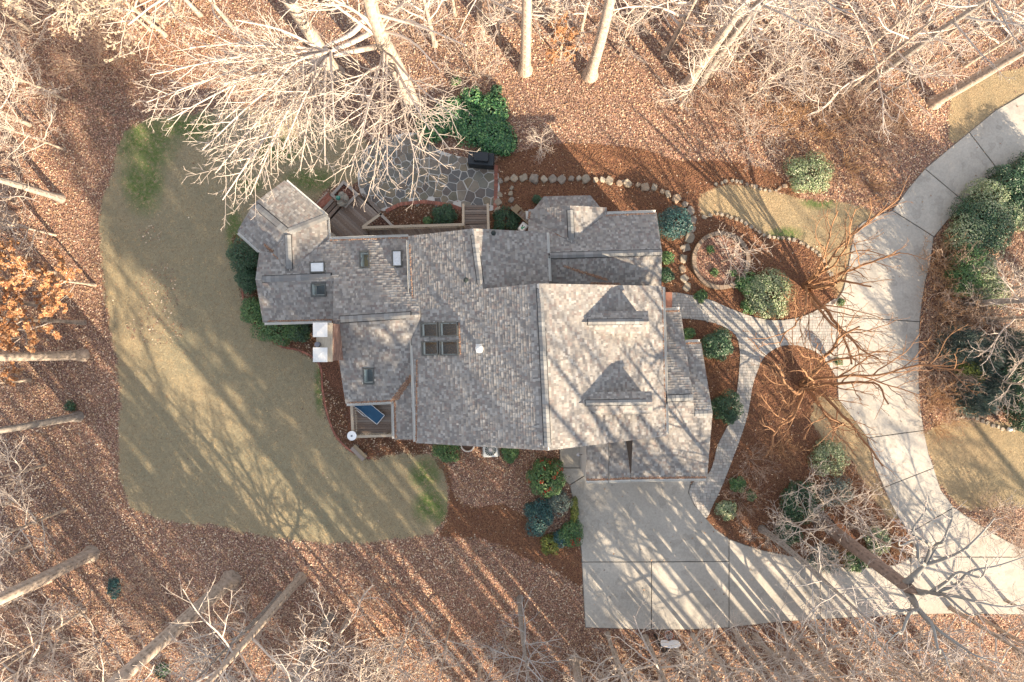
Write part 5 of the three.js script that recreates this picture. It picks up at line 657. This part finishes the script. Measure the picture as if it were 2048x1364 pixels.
// ---- evergreen shrubs: leaves spread over uneven lobes
const G = { dark: [[0.028, 0.075, 0.036], [0.04, 0.10, 0.045], [0.022, 0.055, 0.032], [0.06, 0.12, 0.055]], teal: [[0.020, 0.075, 0.075], [0.03, 0.10, 0.095], [0.016, 0.055, 0.06], [0.06, 0.12, 0.10]], mid: [[0.06, 0.14, 0.04], [0.085, 0.17, 0.05], [0.04, 0.105, 0.04], [0.13, 0.20, 0.07]], ivy: [[0.05, 0.16, 0.055], [0.08, 0.21, 0.075], [0.022, 0.08, 0.04], [0.15, 0.27, 0.10], [0.03, 0.10, 0.045]], lime: [[0.16, 0.18, 0.03], [0.20, 0.21, 0.04], [0.10, 0.14, 0.03]], pale: [[0.19, 0.25, 0.12], [0.26, 0.31, 0.17], [0.11, 0.17, 0.08], [0.34, 0.36, 0.23]], blue: [[0.10, 0.15, 0.13], [0.15, 0.20, 0.17], [0.06, 0.10, 0.09], [0.20, 0.23, 0.20]] };
const shrubMat = leafMat(0.42), needleMat = VC(0.55);
function shrub(name, label, px, py, r, h, pal, n, seed, o = {}) {
  const rng = rngOf(seed), t = thing(name, label, o.cat || 'shrub', P(px, py, 0), 0, o.group), b = new Builder(), st = new Builder(), lobes = [], c = G[pal], sx = o.sx || 1, sz = o.sz || 1;
  const nl = o.lobes || 9; lobes.push([0, h * 0.5, 0, r * 0.72, h * 0.5]); for (let i = 0; i < nl; i++) { const a = i / nl * 6.283 + rng(), q = r * (0.45 + 0.25 * rng()); lobes.push([Math.cos(a) * q, h * (0.34 + 0.3 * rng()), Math.sin(a) * q, r * (0.3 + 0.16 * rng()), h * (0.28 + 0.14 * rng())]); }
  const len = o.leaf || 0.1;
  for (let i = 0; i < n; i++) {
    const l = lobes[rng() < 0.26 ? 0 : Math.floor(rng() * lobes.length)], d = V(rng() * 2 - 1, rng() * 2 - 0.75, rng() * 2 - 1).normalize(), k = 0.72 + 0.36 * Math.sqrt(rng()), p = V(l[0] + d.x * l[3] * k, Math.max(0.03, l[1] + d.y * l[4] * k), l[2] + d.z * l[3] * k); p.x *= sx; p.z *= sz;
    const nn = d.clone().add(V(rng() - 0.5, rng() * 0.6, rng() - 0.5)).normalize(), cc = rmix(c[Math.floor(rng() * c.length)], rng, 0.3);
    if (o.needle) { const e = p.clone().addScaledVector(nn, len * (0.8 + rng())), s = perp(nn, rng).multiplyScalar(len * 0.09); b.tri(p.clone().add(s), p.clone().sub(s), e, cc); } else leafQuad(b, p, nn, len * (0.7 + 0.6 * rng()), len * 0.55, cc, rng);
  }
  for (let i = 0; i < 7; i++) { const l = lobes[i % lobes.length]; st.tube([V((rng() - 0.5) * 0.15, -0.02, (rng() - 0.5) * 0.15), V(l[0] * 0.5 * sx, l[1] * 0.5, l[2] * 0.5 * sz), V(l[0] * sx, l[1], l[2] * sz)], [0.03, 0.02, 0.008], 5, [0.12, 0.09, 0.07]); }
  part('foliage', b.geo(), o.needle ? needleMat : shrubMat, t); part('stems', st.geo(), twigMat, t);
  if (o.berries) { const bb = new Builder(), g0 = new THREE.IcosahedronGeometry(0.022, 0).attributes.position; for (let k = 0; k < o.berries; k++) { const l = lobes[Math.floor(rng() * lobes.length)], d = V(rng() * 2 - 1, 0.5 + rng(), rng() * 2 - 1).normalize(), q = V((l[0] + d.x * l[3] * 1.02) * sx, l[1] + d.y * l[4] * 1.02, (l[2] + d.z * l[3] * 1.02) * sz); for (let j = 0; j < 26; j++) { const e = q.clone().add(V((rng() - 0.5) * 0.2, (rng() - 0.5) * 0.12, (rng() - 0.5) * 0.2)); for (let f = 0; f < g0.count; f += 3) bb.tri(V(g0.getX(f), g0.getY(f), g0.getZ(f)).add(e), V(g0.getX(f + 1), g0.getY(f + 1), g0.getZ(f + 1)).add(e), V(g0.getX(f + 2), g0.getY(f + 2), g0.getZ(f + 2)).add(e), [0.42, 0.02, 0.012]); } } part('berries', bb.geo(), VC(0.35), t); }
  return t;
}
let sd = 400; const S = (...a) => shrub(a[0], a[1], a[2], a[3], a[4], a[5], a[6], a[7], sd++, a[8]);
later.forEach(f => f());
S('evergreen_shrub', 'round blue-green shrub at the corner of the back wing', 1341, 452, 0.98, 1.7, 'teal', 5200, { lobes: 11 });
S('evergreen_shrub', 'round dark green shrub on the bend of the paver walk', 1425, 690, 0.95, 1.6, 'dark', 5200, { lobes: 11 });
S('evergreen_shrub', 'looser dark shrub between the garage and the paver walk', 1445, 812, 0.95, 1.5, 'dark', 4200);
S('evergreen_shrub', 'dark evergreen under the angled roof wing', 505, 520, 0.95, 1.9, 'dark', 4600, { sz: 1.15 }); S('evergreen_shrub', 'dark evergreen against the middle of the side wall', 508, 562, 0.75, 1.6, 'dark', 3200);
S('evergreen_shrub', 'green shrub at the wall corner beside the lawn', 518, 622, 0.8, 1.4, 'mid', 3600); S('evergreen_shrub', 'broad green shrub under the eave beside the chimney', 568, 655, 1.1, 1.4, 'mid', 5200, { sx: 1.3 }); S('evergreen_shrub', 'dark shrub between the broad shrub and the chimney', 606, 662, 0.7, 1.2, 'dark', 2600);
[[985, 272, 1.25, 'low glossy green ivy patch beside the covered grill'], [945, 250, 1.3, 'low glossy green ivy spreading along the patio edge'], [985, 225, 1.0, 'ivy reaching into the leaves behind the grill'], [905, 232, 1.1, 'green ivy under the great beech beside its trunk'], [865, 258, 0.95, 'thin green ivy between the beech trunk and the patio'], [945, 198, 0.65, 'small knot of ivy climbing away from the main patch'], [1010, 290, 0.75, 'ivy corner next to the mulch bed behind the grill']].forEach(([x, y, r, l]) => S('ivy_patch', l, x, y, r, 0.6, 'ivy', Math.round(2300 * r * r), { cat: 'ground cover', lobes: 22, leaf: 0.165 }));
S('evergreen_shrub', 'small dark evergreen in the leaves near the straight pale trunk', 993, 182, 0.35, 0.5, 'dark', 500); S('evergreen_shrub', 'tiny evergreen between the ivy and the beech', 912, 166, 0.3, 0.4, 'mid', 400);
S('flowering_shrub', 'pale-leaved broad shrub on the far mulch bed', 1610, 352, 1.35, 1.0, 'pale', 5200, { sx: 1.15 }); S('evergreen_shrub', 'broad glossy shrub beside the round planter', 1535, 590, 1.45, 0.95, 'pale', 6500, { lobes: 13 }); S('evergreen_shrub', 'lower green shrub touching the round planter', 1492, 570, 0.75, 0.7, 'mid', 2400); S('evergreen_shrub', 'small shrub between the walk and the broad glossy shrub', 1496, 612, 0.5, 0.5, 'mid', 1000);
S('evergreen_shrub', 'green shrub under the back wing rake by the stepping stones', 1330, 518, 0.42, 0.8, 'mid', 1000); S('evergreen_shrub', 'dark shrub in the corner of the porch and the back wing', 1328, 552, 0.5, 0.9, 'dark', 1300); S('evergreen_shrub', 'low grassy clump at the porch end of the paver walk', 1400, 592, 0.4, 0.35, 'mid', 700); S('evergreen_shrub', 'small shrub under the porch eave', 1372, 668, 0.45, 0.7, 'mid', 900);
S('berry_shrub', 'green shrub dotted with red berry clusters by the parking court', 1090, 950, 1.15, 1.6, 'mid', 6000, { berries: 16, leaf: 0.11 }); S('evergreen_shrub', 'teal shrub in front of the red-berried one', 1076, 1028, 0.92, 1.2, 'teal', 4600, { sz: 1.2 }); S('evergreen_shrub', 'grey-green airy shrub beside the red-berried one', 1118, 1000, 0.75, 1.1, 'blue', 2600, { leaf: 0.07 }); S('berry_shrub', 'loose green shrub with a few red berries hanging over the court', 1140, 1062, 0.8, 0.9, 'mid', 2600, { berries: 3 }); S('evergreen_shrub', 'dark teal shrub beside the hanging berry shrub', 1122, 1072, 0.5, 0.8, 'teal', 1500); S('evergreen_shrub', 'yellow-green low hedge strip on the court edge', 1147, 1020, 0.5, 0.6, 'lime', 1500, { sx: 0.5, sz: 1.7 }); S('evergreen_shrub', 'low yellow-green shrub in the sunlit mulch swale', 1100, 1088, 0.65, 0.5, 'lime', 1300);
S('evergreen_shrub', 'shrub under the long eave beside the white tub', 896, 900, 0.7, 0.9, 'mid', 2400, { sx: 1.3 }); S('evergreen_shrub', 'shrub under the long eave beside the air conditioner', 1020, 905, 0.55, 0.8, 'mid', 1800);
S('evergreen_shrub', 'dark green shrub in the bed below the boardwalk railing', 890, 432, 0.65, 0.8, 'dark', 2600, { sx: 1.3 }); S('evergreen_shrub', 'small green shrub in the leafy bed by the boardwalk', 856, 443, 0.3, 0.4, 'mid', 500); S('ivy_patch', 'dark green ground cover in the corner below the garden steps', 1012, 441, 0.75, 0.35, 'dark', 2600, { cat: 'ground cover', sx: 1.2 }); S('evergreen_shrub', 'tiny shrub in the mulch by the bay roof', 1073, 400, 0.3, 0.4, 'dark', 400);
S('evergreen_shrub', 'bright little shrub at the court end of the mulch island', 1449, 1016, 0.6, 0.7, 'pale', 1800); S('evergreen_shrub', 'small green shrub next to the bright one on the mulch island', 1472, 968, 0.5, 0.6, 'mid', 1300); S('evergreen_shrub', 'tiny green shrub in the open mulch of the island', 1500, 990, 0.32, 0.4, 'mid', 600);
S('flowering_shrub', 'pale shrub with bright leaf tips beside the island grass', 1650, 912, 1.1, 1.1, 'pale', 4600, { leaf: 0.08 }); S('evergreen_shrub', 'large dark shrub in the middle of the driveway island', 1590, 1000, 1.3, 1.3, 'dark', 5200); S('evergreen_shrub', 'grey-green shrub among the bare trees of the island', 1660, 980, 1.0, 1.2, 'blue', 3200, { leaf: 0.07 }); S('evergreen_shrub', 'dark shrub at the court edge of the island', 1570, 1060, 0.9, 0.9, 'dark', 3000); S('evergreen_shrub', 'pale airy shrub overhanging the court from the island', 1640, 1112, 0.95, 0.9, 'blue', 3200, { leaf: 0.08 }); S('evergreen_shrub', 'bright green shrub at the narrow tip of the island', 1748, 1078, 0.85, 0.8, 'pale', 2600); S('evergreen_shrub', 'dark low shrub on the court side of the island tip', 1705, 1118, 0.7, 0.7, 'mid', 2000);
[[1985, 372], [1950, 402], [1925, 438], [2012, 405], [1978, 440], [2040, 350], [2035, 385], [1905, 476], [1935, 482], [2060, 330], [2030, 430], [1960, 462], [2070, 375]].forEach(([x, y], i) => S('hedge_shrub', 'glossy broadleaf shrub of the thick hedge along the curved driveway', x, y, 0.95 + 0.2 * (i % 3), 1.9, i % 3 === 1 ? 'pale' : 'dark', 4200, { group: 'hedge along the curved driveway' }));
[[1912, 520], [1935, 548], [1905, 560], [1955, 585]].forEach(([x, y], i) => S('hedge_shrub', 'glossy shrub at the driveway pad end of the hedge', x, y, 0.95, 1.9, i % 2 ? 'pale' : 'mid', 3800, { group: 'hedge end by the driveway pad' }));
[[1895, 690], [1940, 715], [1925, 790], [1965, 770], [1990, 700]].forEach(([x, y], i) => S('conifer_shrub', 'silvery blue-grey conifer shrub across the driveway', x, y, 1.0, 1.9, 'blue', 5200, { needle: true, leaf: 0.24, group: 'silvery conifers across the driveway' }));
S('evergreen_shrub', 'yellow-green shrub between the silvery conifers and the driveway', 1925, 735, 0.85, 1.5, 'lime', 2800); [[2010, 790], [2025, 830], [2040, 740], [2055, 790], [2000, 745]].forEach(([x, y], i) => S('evergreen_tree', 'dark green evergreen at the corner of the far lawn', x, y, 1.1, 2.4, 'dark', 5000, { group: 'dark evergreens by the far lawn' }));
S('evergreen_shrub', 'small fern clump in the leaves below the lawn', 232, 1175, 0.55, 0.4, 'teal', 1100, { sx: 0.8, sz: 1.3 }); S('evergreen_shrub', 'dark evergreen seedling by the thick brown trunk', 330, 1335, 0.5, 0.6, 'dark', 700); S('evergreen_shrub', 'evergreen seedling by the thin bare trunk', 146, 812, 0.35, 0.5, 'dark', 400);
for (const [x, y, l] of [[1668, 606, 'stone urn with a small leafy plant where the walk meets the driveway, crape myrtle side'], [1662, 722, 'stone urn with a small leafy plant at the island tip beside the walk']]) { const g = S('potted_plant', l, x, y, 0.26, 0.45, 'mid', 420, { leaf: 0.07, lobes: 5 }); g.children.forEach(c => c.position.y = 0.62); g.userData.category = 'urn'; part('urn', new THREE.LatheGeometry([[0.0, 0], [0.2, 0], [0.2, 0.06], [0.09, 0.12], [0.07, 0.3], [0.14, 0.42], [0.24, 0.58], [0.27, 0.66], [0.24, 0.66], [0.0, 0.6]].map(p => new THREE.Vector2(...p)), 20), M('urn', 0.42, 0.37, 0.32, 0.9), g); }

{ // tell look-alike bare trees and thickets apart by the landmark they stand closest to
  const marks = [['the great beech', 826, 212], ['the round stone planter', 1441, 521], ['the basketball hoop', 1339, 1260], ['the thick brown trunk below the lawn', 462, 1160], ['the stout pale trunk', 18, 440], ['the white globe light', 2020, 858], ['the tallest orange-leaved beech', 90, 610], ['the island oak', 1642, 1042], ['the thin dark bent trunk', 1040, 1197], ['the paired trunks in the back woods', 1385, 166], ['the grass verge', 1930, 200], ['the pale-leaved shrub on the far bed', 1610, 352], ['the straight pale trunk', 1050, 140], ['the cream-leaved trees', 330, 70], ['the thin bare trunk', 157, 833], ['the far lawn corner', 1960, 1014], ['the driveway end', 2060, 1228], ['the silvery conifers', 1940, 715], ['the court corner', 1172, 1256], ['the fern clump', 232, 1175]].map(m => [m[0], P(m[1], m[2])]);
  const ord = ['closest to', 'second closest to', 'third closest to', 'fourth closest to', 'fifth closest to', 'sixth closest to', 'seventh closest to'];
  for (const [nm, base] of [['understorey_tree', 'pale bare understorey tree'], ['twig_thicket', 'low thicket of bare twigs'], ['ornamental_tree', null]]) {
    if (!base) continue; const list = scene.children.filter(o => o.name.startsWith(nm) && o.userData.group !== 'cream-leaved trees'), rank = new Map();
    for (const [w, p] of marks) [...list].sort((a, b) => a.position.distanceTo(p) - b.position.distanceTo(p)).slice(0, ord.length).forEach((o, i) => { if (!rank.has(o) || rank.get(o)[0] > i) rank.set(o, [i, w]); });
    for (const [o, [i, w]] of rank) { o.userData.label = `${base} ${ord[i]} ${w}`; delete o.userData.group; }
    for (const o of list) if (!rank.has(o)) o.userData.label = base + ' away from the landmarks, deep in the woods', o.userData.group = 'trees deep in the woods';
  }
}
// ---------------------------------------------------------------- loose leaves, grass blades, mulch chips, debris in valleys
function scatter(name, label, geo, mat, items) { // items: [x, y, z, turn, tilt, scale, r, g, b]
  const m = shade(new THREE.InstancedMesh(geo, mat, items.length)); m.name = numbered(name); m.userData.kind = 'stuff'; m.userData.label = label; const o = new THREE.Object3D(), c = new THREE.Color();
  items.forEach((t, i) => { o.position.set(t[0], t[1], t[2]); o.rotation.set(t[4], t[3], t[4] * 0.6); o.scale.setScalar(t[5]); o.updateMatrix(); m.setMatrixAt(i, o.matrix); m.setColorAt(i, c.setRGB(t[6], t[7], t[8])); }); scene.add(m); return m;
}
const leafGeo = (() => { const b = new Builder(), c = [1, 1, 1], A = V(-0.055, 0.006, 0), B = V(0.055, 0.012, 0), L = V(-0.005, 0.022, 0.034), R2 = V(0.005, 0.018, -0.034); b.tri(A, L, B, c); b.tri(A, B, R2, c); return b.geo(); })();
const tuftGeo = (() => { const b = new Builder(), r = rngOf(5), c = [1, 1, 1]; for (let i = 0; i < 7; i++) { const a = r() * 6.28, e = 0.05 + 0.04 * r(), p = V((r() - 0.5) * 0.06, 0, (r() - 0.5) * 0.06), t = p.clone().add(V(Math.cos(a) * e, 0.022 + 0.02 * r(), Math.sin(a) * e)), s = V(-Math.sin(a), 0, Math.cos(a)).multiplyScalar(0.006); b.tri(p.clone().add(s), p.clone().sub(s), t, c); } return b.geo(); })();
const chipGeo = (() => { const b = new Builder(), c = [1, 1, 1]; b.tri(V(-0.05, 0.004, -0.01), V(0.05, 0.016, 0), V(-0.045, 0.012, 0.012), c); b.tri(V(0.05, 0.016, 0), V(-0.045, 0.012, 0.012), V(0.04, 0.003, 0.014), c); return b.geo(); })();
{
  const rng = rngOf(500), leaves = [], tufts = [], chips = [], LEAF = [[0.30, 0.175, 0.10], [0.225, 0.128, 0.085], [0.38, 0.24, 0.14], [0.17, 0.10, 0.08], [0.50, 0.36, 0.235], [0.28, 0.18, 0.128], [0.62, 0.495, 0.37]];
  const LAWN = ['lawn', 'lawnEast', 'lawnVerge', 'lawnIsland', 'lawnFar'], MUL = ['mulchNorth', 'mulchIsland', 'mulchPorch', 'mulchSouth', 'mulchWest', 'mulchPatio'], bb = {};
  for (const k in SM) { let a = [1e9, 1e9, -1e9, -1e9]; for (const p of SM[k]) a = [Math.min(a[0], p[0]), Math.min(a[1], p[1]), Math.max(a[2], p[0]), Math.max(a[3], p[1])]; bb[k] = a; }
  const isIn = (k, x, y) => { const a = bb[k]; return x >= a[0] && x <= a[2] && y >= a[1] && y <= a[3] && inPoly(x, y, SM[k]); };
  const kind = (x, y) => { if (BLOCK.some(q => inPoly(x, y, q))) return 'house'; if (isIn('walk', x, y) || isIn('patio', x, y) || onDrive(x, y)) return 'hard'; if (isIn('lawnIsland', x, y)) return 'lawnIsland'; for (const k of MUL) if (isIn(k, x, y)) return k; for (const k of LAWN) if (isIn(k, x, y)) return k; return 'wood'; };
  const greens = [[295, 285, 75, 70], [285, 360, 50, 75], [380, 255, 75, 32], [625, 360, 60, 28], [860, 1010, 40, 40], [850, 950, 35, 40], [470, 470, 20, 60], [1640, 405, 40, 16], [1570, 470, 40, 18], [640, 770, 12, 60], [560, 300, 60, 30], [500, 370, 30, 20], [880, 1030, 20, 25]];
  const reds = [[320, 590, 40, 70], [310, 660, 60, 30], [300, 470, 25, 20]];
  const jig = (x, y) => [x + (rng() - 0.5) * 9, y + (rng() - 0.5) * 9];
  for (let k = 0; k < 520000; k++) {
    const x = lerp(-frameTo, 2048 + frameTo, rng()), y = lerp(-frameTo, 1364 + frameTo, rng()), j = jig(x, y), t = kind(j[0], j[1]); if (t === 'house') continue; const hard = t !== 'hard' ? kind(x, y) : t; let dens = t === 'wood' ? 0.85 : /mulchPatio|mulchWest/.test(t) ? 0.75 : t === 'mulchSouth' ? 0.1 : /mulch/.test(t) ? 0.07 : /lawn/.test(t) ? 0.004 : 0.003;
    if (/lawn/.test(t)) for (const q of reds) if (((x - q[0]) / q[2]) ** 2 + ((y - q[1]) / q[3]) ** 2 < 1) dens = 0.3; if (hard === 'hard') dens = 0.003;
    if (rng() > dens) continue; const p = P(x, y), c = LEAF[Math.floor(Math.pow(rng(), 1.15) * LEAF.length)], m = 0.75 + 0.5 * rng(), wv = 1.04 + 0.95 * fbm(p.x * 0.16, p.z * 0.16, 4); leaves.push([p.x, 0.008 + rng() * 0.03 + (hard === 'hard' ? 0.06 : 0), p.z, rng() * 6.28, (rng() - 0.5) * 1.1, 0.5 + 0.7 * rng(), c[0] * m * wv, c[1] * m * wv, c[2] * m * wv]);
  }
  for (const k of LAWN) { const a = bb[k], n = Math.round((a[2] - a[0]) * (a[3] - a[1]) * 0.000775 * 330); for (let i = 0; i < n; i++) { const x = lerp(a[0], a[2], rng()), y = lerp(a[1], a[3], rng()); const [jx, jy] = jig(x, y); if (!inPoly(jx, jy, SM[k]) || BLOCK.some(q => inPoly(x, y, q)) || kind(x, y) === 'hard') continue; const p = P(x, y); let g = 0.15 + 0.9 * fbm(p.x * 0.22, p.z * 0.22, 6) + 0.35 * fbm(p.x * 1.3, p.z * 1.3, 8); let gr = 0; for (const q of greens) { const d = ((x - q[0]) / q[2]) ** 2 + ((y - q[1]) / q[3]) ** 2; if (d < 1.3) gr = Math.max(gr, 1.15 - d + 0.5 * fbm(p.x * 0.9, p.z * 0.9, 2)); } gr = Math.max(0, Math.min(1, gr)) * (rng() < 0.85 ? 1 : 0.2);
      const w = rng(), warm = k === 'lawn' ? 0 : 1, gg = Math.max(0, Math.min(1, g * 0.9 + 0.25)), base = [lerp(lerp(0.36, 0.48, w), lerp(0.25, 0.32, w), gg), lerp(lerp(0.295, 0.385, w), lerp(0.245, 0.30, w), gg), lerp(lerp(0.19, 0.245, w), lerp(0.17, 0.21, w), gg)], gc = [0.12, 0.19, 0.05]; const f = 0.85 + 0.3 * rng(); tufts.push([p.x, k === 'lawnIsland' ? 0.022 : 0.006, p.z, rng() * 6.28, (rng() - 0.5) * 0.2, 0.8 + 0.6 * rng(), lerp(base[0] * (1 + 0.22 * warm), gc[0], gr) * f, lerp(base[1] * (1 + 0.1 * warm), gc[1], gr) * f, lerp(base[2] * (1 + 0.02 * warm), gc[2], gr) * f]); } }
  for (const k of MUL) { const a = bb[k], n = Math.round((a[2] - a[0]) * (a[3] - a[1]) * 0.000775 * 260); for (let i = 0; i < n; i++) { const x = lerp(a[0], a[2], rng()), y = lerp(a[1], a[3], rng()); const [jx, jy] = jig(x, y); if (!inPoly(jx, jy, SM[k]) || BLOCK.some(q => inPoly(x, y, q)) || /hard|Island$/.test(kind(x, y)) && kind(x, y) !== k) continue; const p = P(x, y), f = 0.7 + 0.6 * rng(), d = /West|Patio/.test(k) ? 0.55 : 1; chips.push([p.x, 0.012 + rng() * 0.03, p.z, rng() * 6.28, (rng() - 0.5) * 0.9, 0.7 + 0.8 * rng(), 0.235 * f * d, 0.118 * f * d, 0.062 * f * d]); } }
  { const c = P(1441, 521, 0.2); for (let i = 0; i < 700; i++) { const a = rng() * 6.28, r = 1.36 * Math.sqrt(rng()), q = LEAF[Math.floor(rng() * 6)]; leaves.push([c.x + Math.cos(a) * r, 0.225 + rng() * 0.03, c.z + Math.sin(a) * r, rng() * 6.28, (rng() - 0.5), 0.5 + 0.6 * rng(), q[0] * 0.8, q[1] * 0.8, q[2] * 0.85]); } }
  if (0) { let T = 0, by = []; scene.traverse(o => { if (o.isMesh && !o.isInstancedMesh) T += (o.geometry.index ? o.geometry.index.count : o.geometry.attributes.position.count) / 3; }); const u = new Set(); let U = 0; scene.traverse(o => { if (o.isMesh && !o.isInstancedMesh && !u.has(o.geometry)) { u.add(o.geometry); U += (o.geometry.index ? o.geometry.index.count : o.geometry.attributes.position.count) / 3; } }); console.log('tris', T, 'unique', U); for (const [k, v] of Object.entries({ TALL, FAR, MID, BRUSH, MYRTLE, PINE })) console.log(k, v.map(q => q.crown.index.count / 3).join(' ')); }
  console.log('leaves', leaves.length, 'tufts', tufts.length, 'chips', chips.length);
  const mk = r => new THREE.MeshStandardMaterial({ color: lin(1, 1, 1), roughness: r, side: THREE.DoubleSide });
  scatter('leaf_litter', 'brown dry leaves lying over the woodland floor', leafGeo, mk(0.8), leaves); scatter('grass_blades', 'short dormant grass blades of the lawns', tuftGeo, mk(0.9), tufts); scatter('mulch_chips', 'brown bark chips and straw of the mulch beds', chipGeo, mk(0.9), chips);
  // dead leaves caught in roof valleys and gutters
  const deb = []; const strew = (key, a, b, wid, n, lift = 0.02) => { for (let i = 0; i < n; i++) { const t = rng(), x = lerp(a[0], b[0], t) + (rng() + rng() - 1) * wid, y = lerp(a[1], b[1], t) + (rng() + rng() - 1) * wid, p = ROOF[key].hit(x, y), f = 0.7 + 0.6 * rng(), c = [[0.30, 0.17, 0.11], [0.22, 0.12, 0.08], [0.38, 0.25, 0.17]][Math.floor(rng() * 3)]; p.addScaledVector(ROOF[key].n, lift); deb.push([p.x, p.y, p.z, rng() * 6.28, (rng() - 0.5) * 1, 0.45 + 0.4 * rng(), c[0] * f, c[1] * f, c[2] * f]); } };
  strew('w1l', [828, 748], [787, 800], 6, 900, 0.03); strew('shed', [832, 742], [791, 800], 5, 700, 0.03); strew('shed', [790, 805], [792, 876], 2, 420); strew('w1l', [700, 805], [785, 801], 2, 300); strew('ml', [834, 720], [833, 884], 1.6, 420); strew('ml', [820, 490], [828, 640], 1, 200); strew('gs', [1264, 956], [1412, 954], 2.4, 700); strew('gl', [1174, 959], [1216, 958], 2, 200); strew('gm', [1219, 958], [1262, 956], 2, 200); strew('nel', [1128, 532], [1215, 560], 3, 420); strew('nel', [1180, 566], [1240, 568], 3, 260); strew('w2l', [535, 642], [664, 639], 1.8, 320); strew('w1u', [660, 481], [815, 476], 1.4, 260); strew('asw', [530, 490], [546, 504], 3, 160); strew('w1u', [546, 508], [560, 520], 2, 60); strew('neu', [1212, 432], [1310, 427], 1.6, 160); strew('cgl', [1060, 425], [1058, 437], 2.5, 90); strew('mr', [1324, 580], [1331, 860], 1.2, 240); strew('cgl', [1075, 450], [1120, 472], 2, 70); strew('ml', [919, 646], [921, 709], 1.6, 140); strew('p1', [1330, 623], [1358, 622], 1.5, 60); strew('p2', [1372, 687], [1400, 686], 2, 90);
  scatter('roof_leaves', 'dead leaves caught in the roof valleys and gutters', leafGeo, mk(0.85), deb);
}
renderer.render(scene, camera);
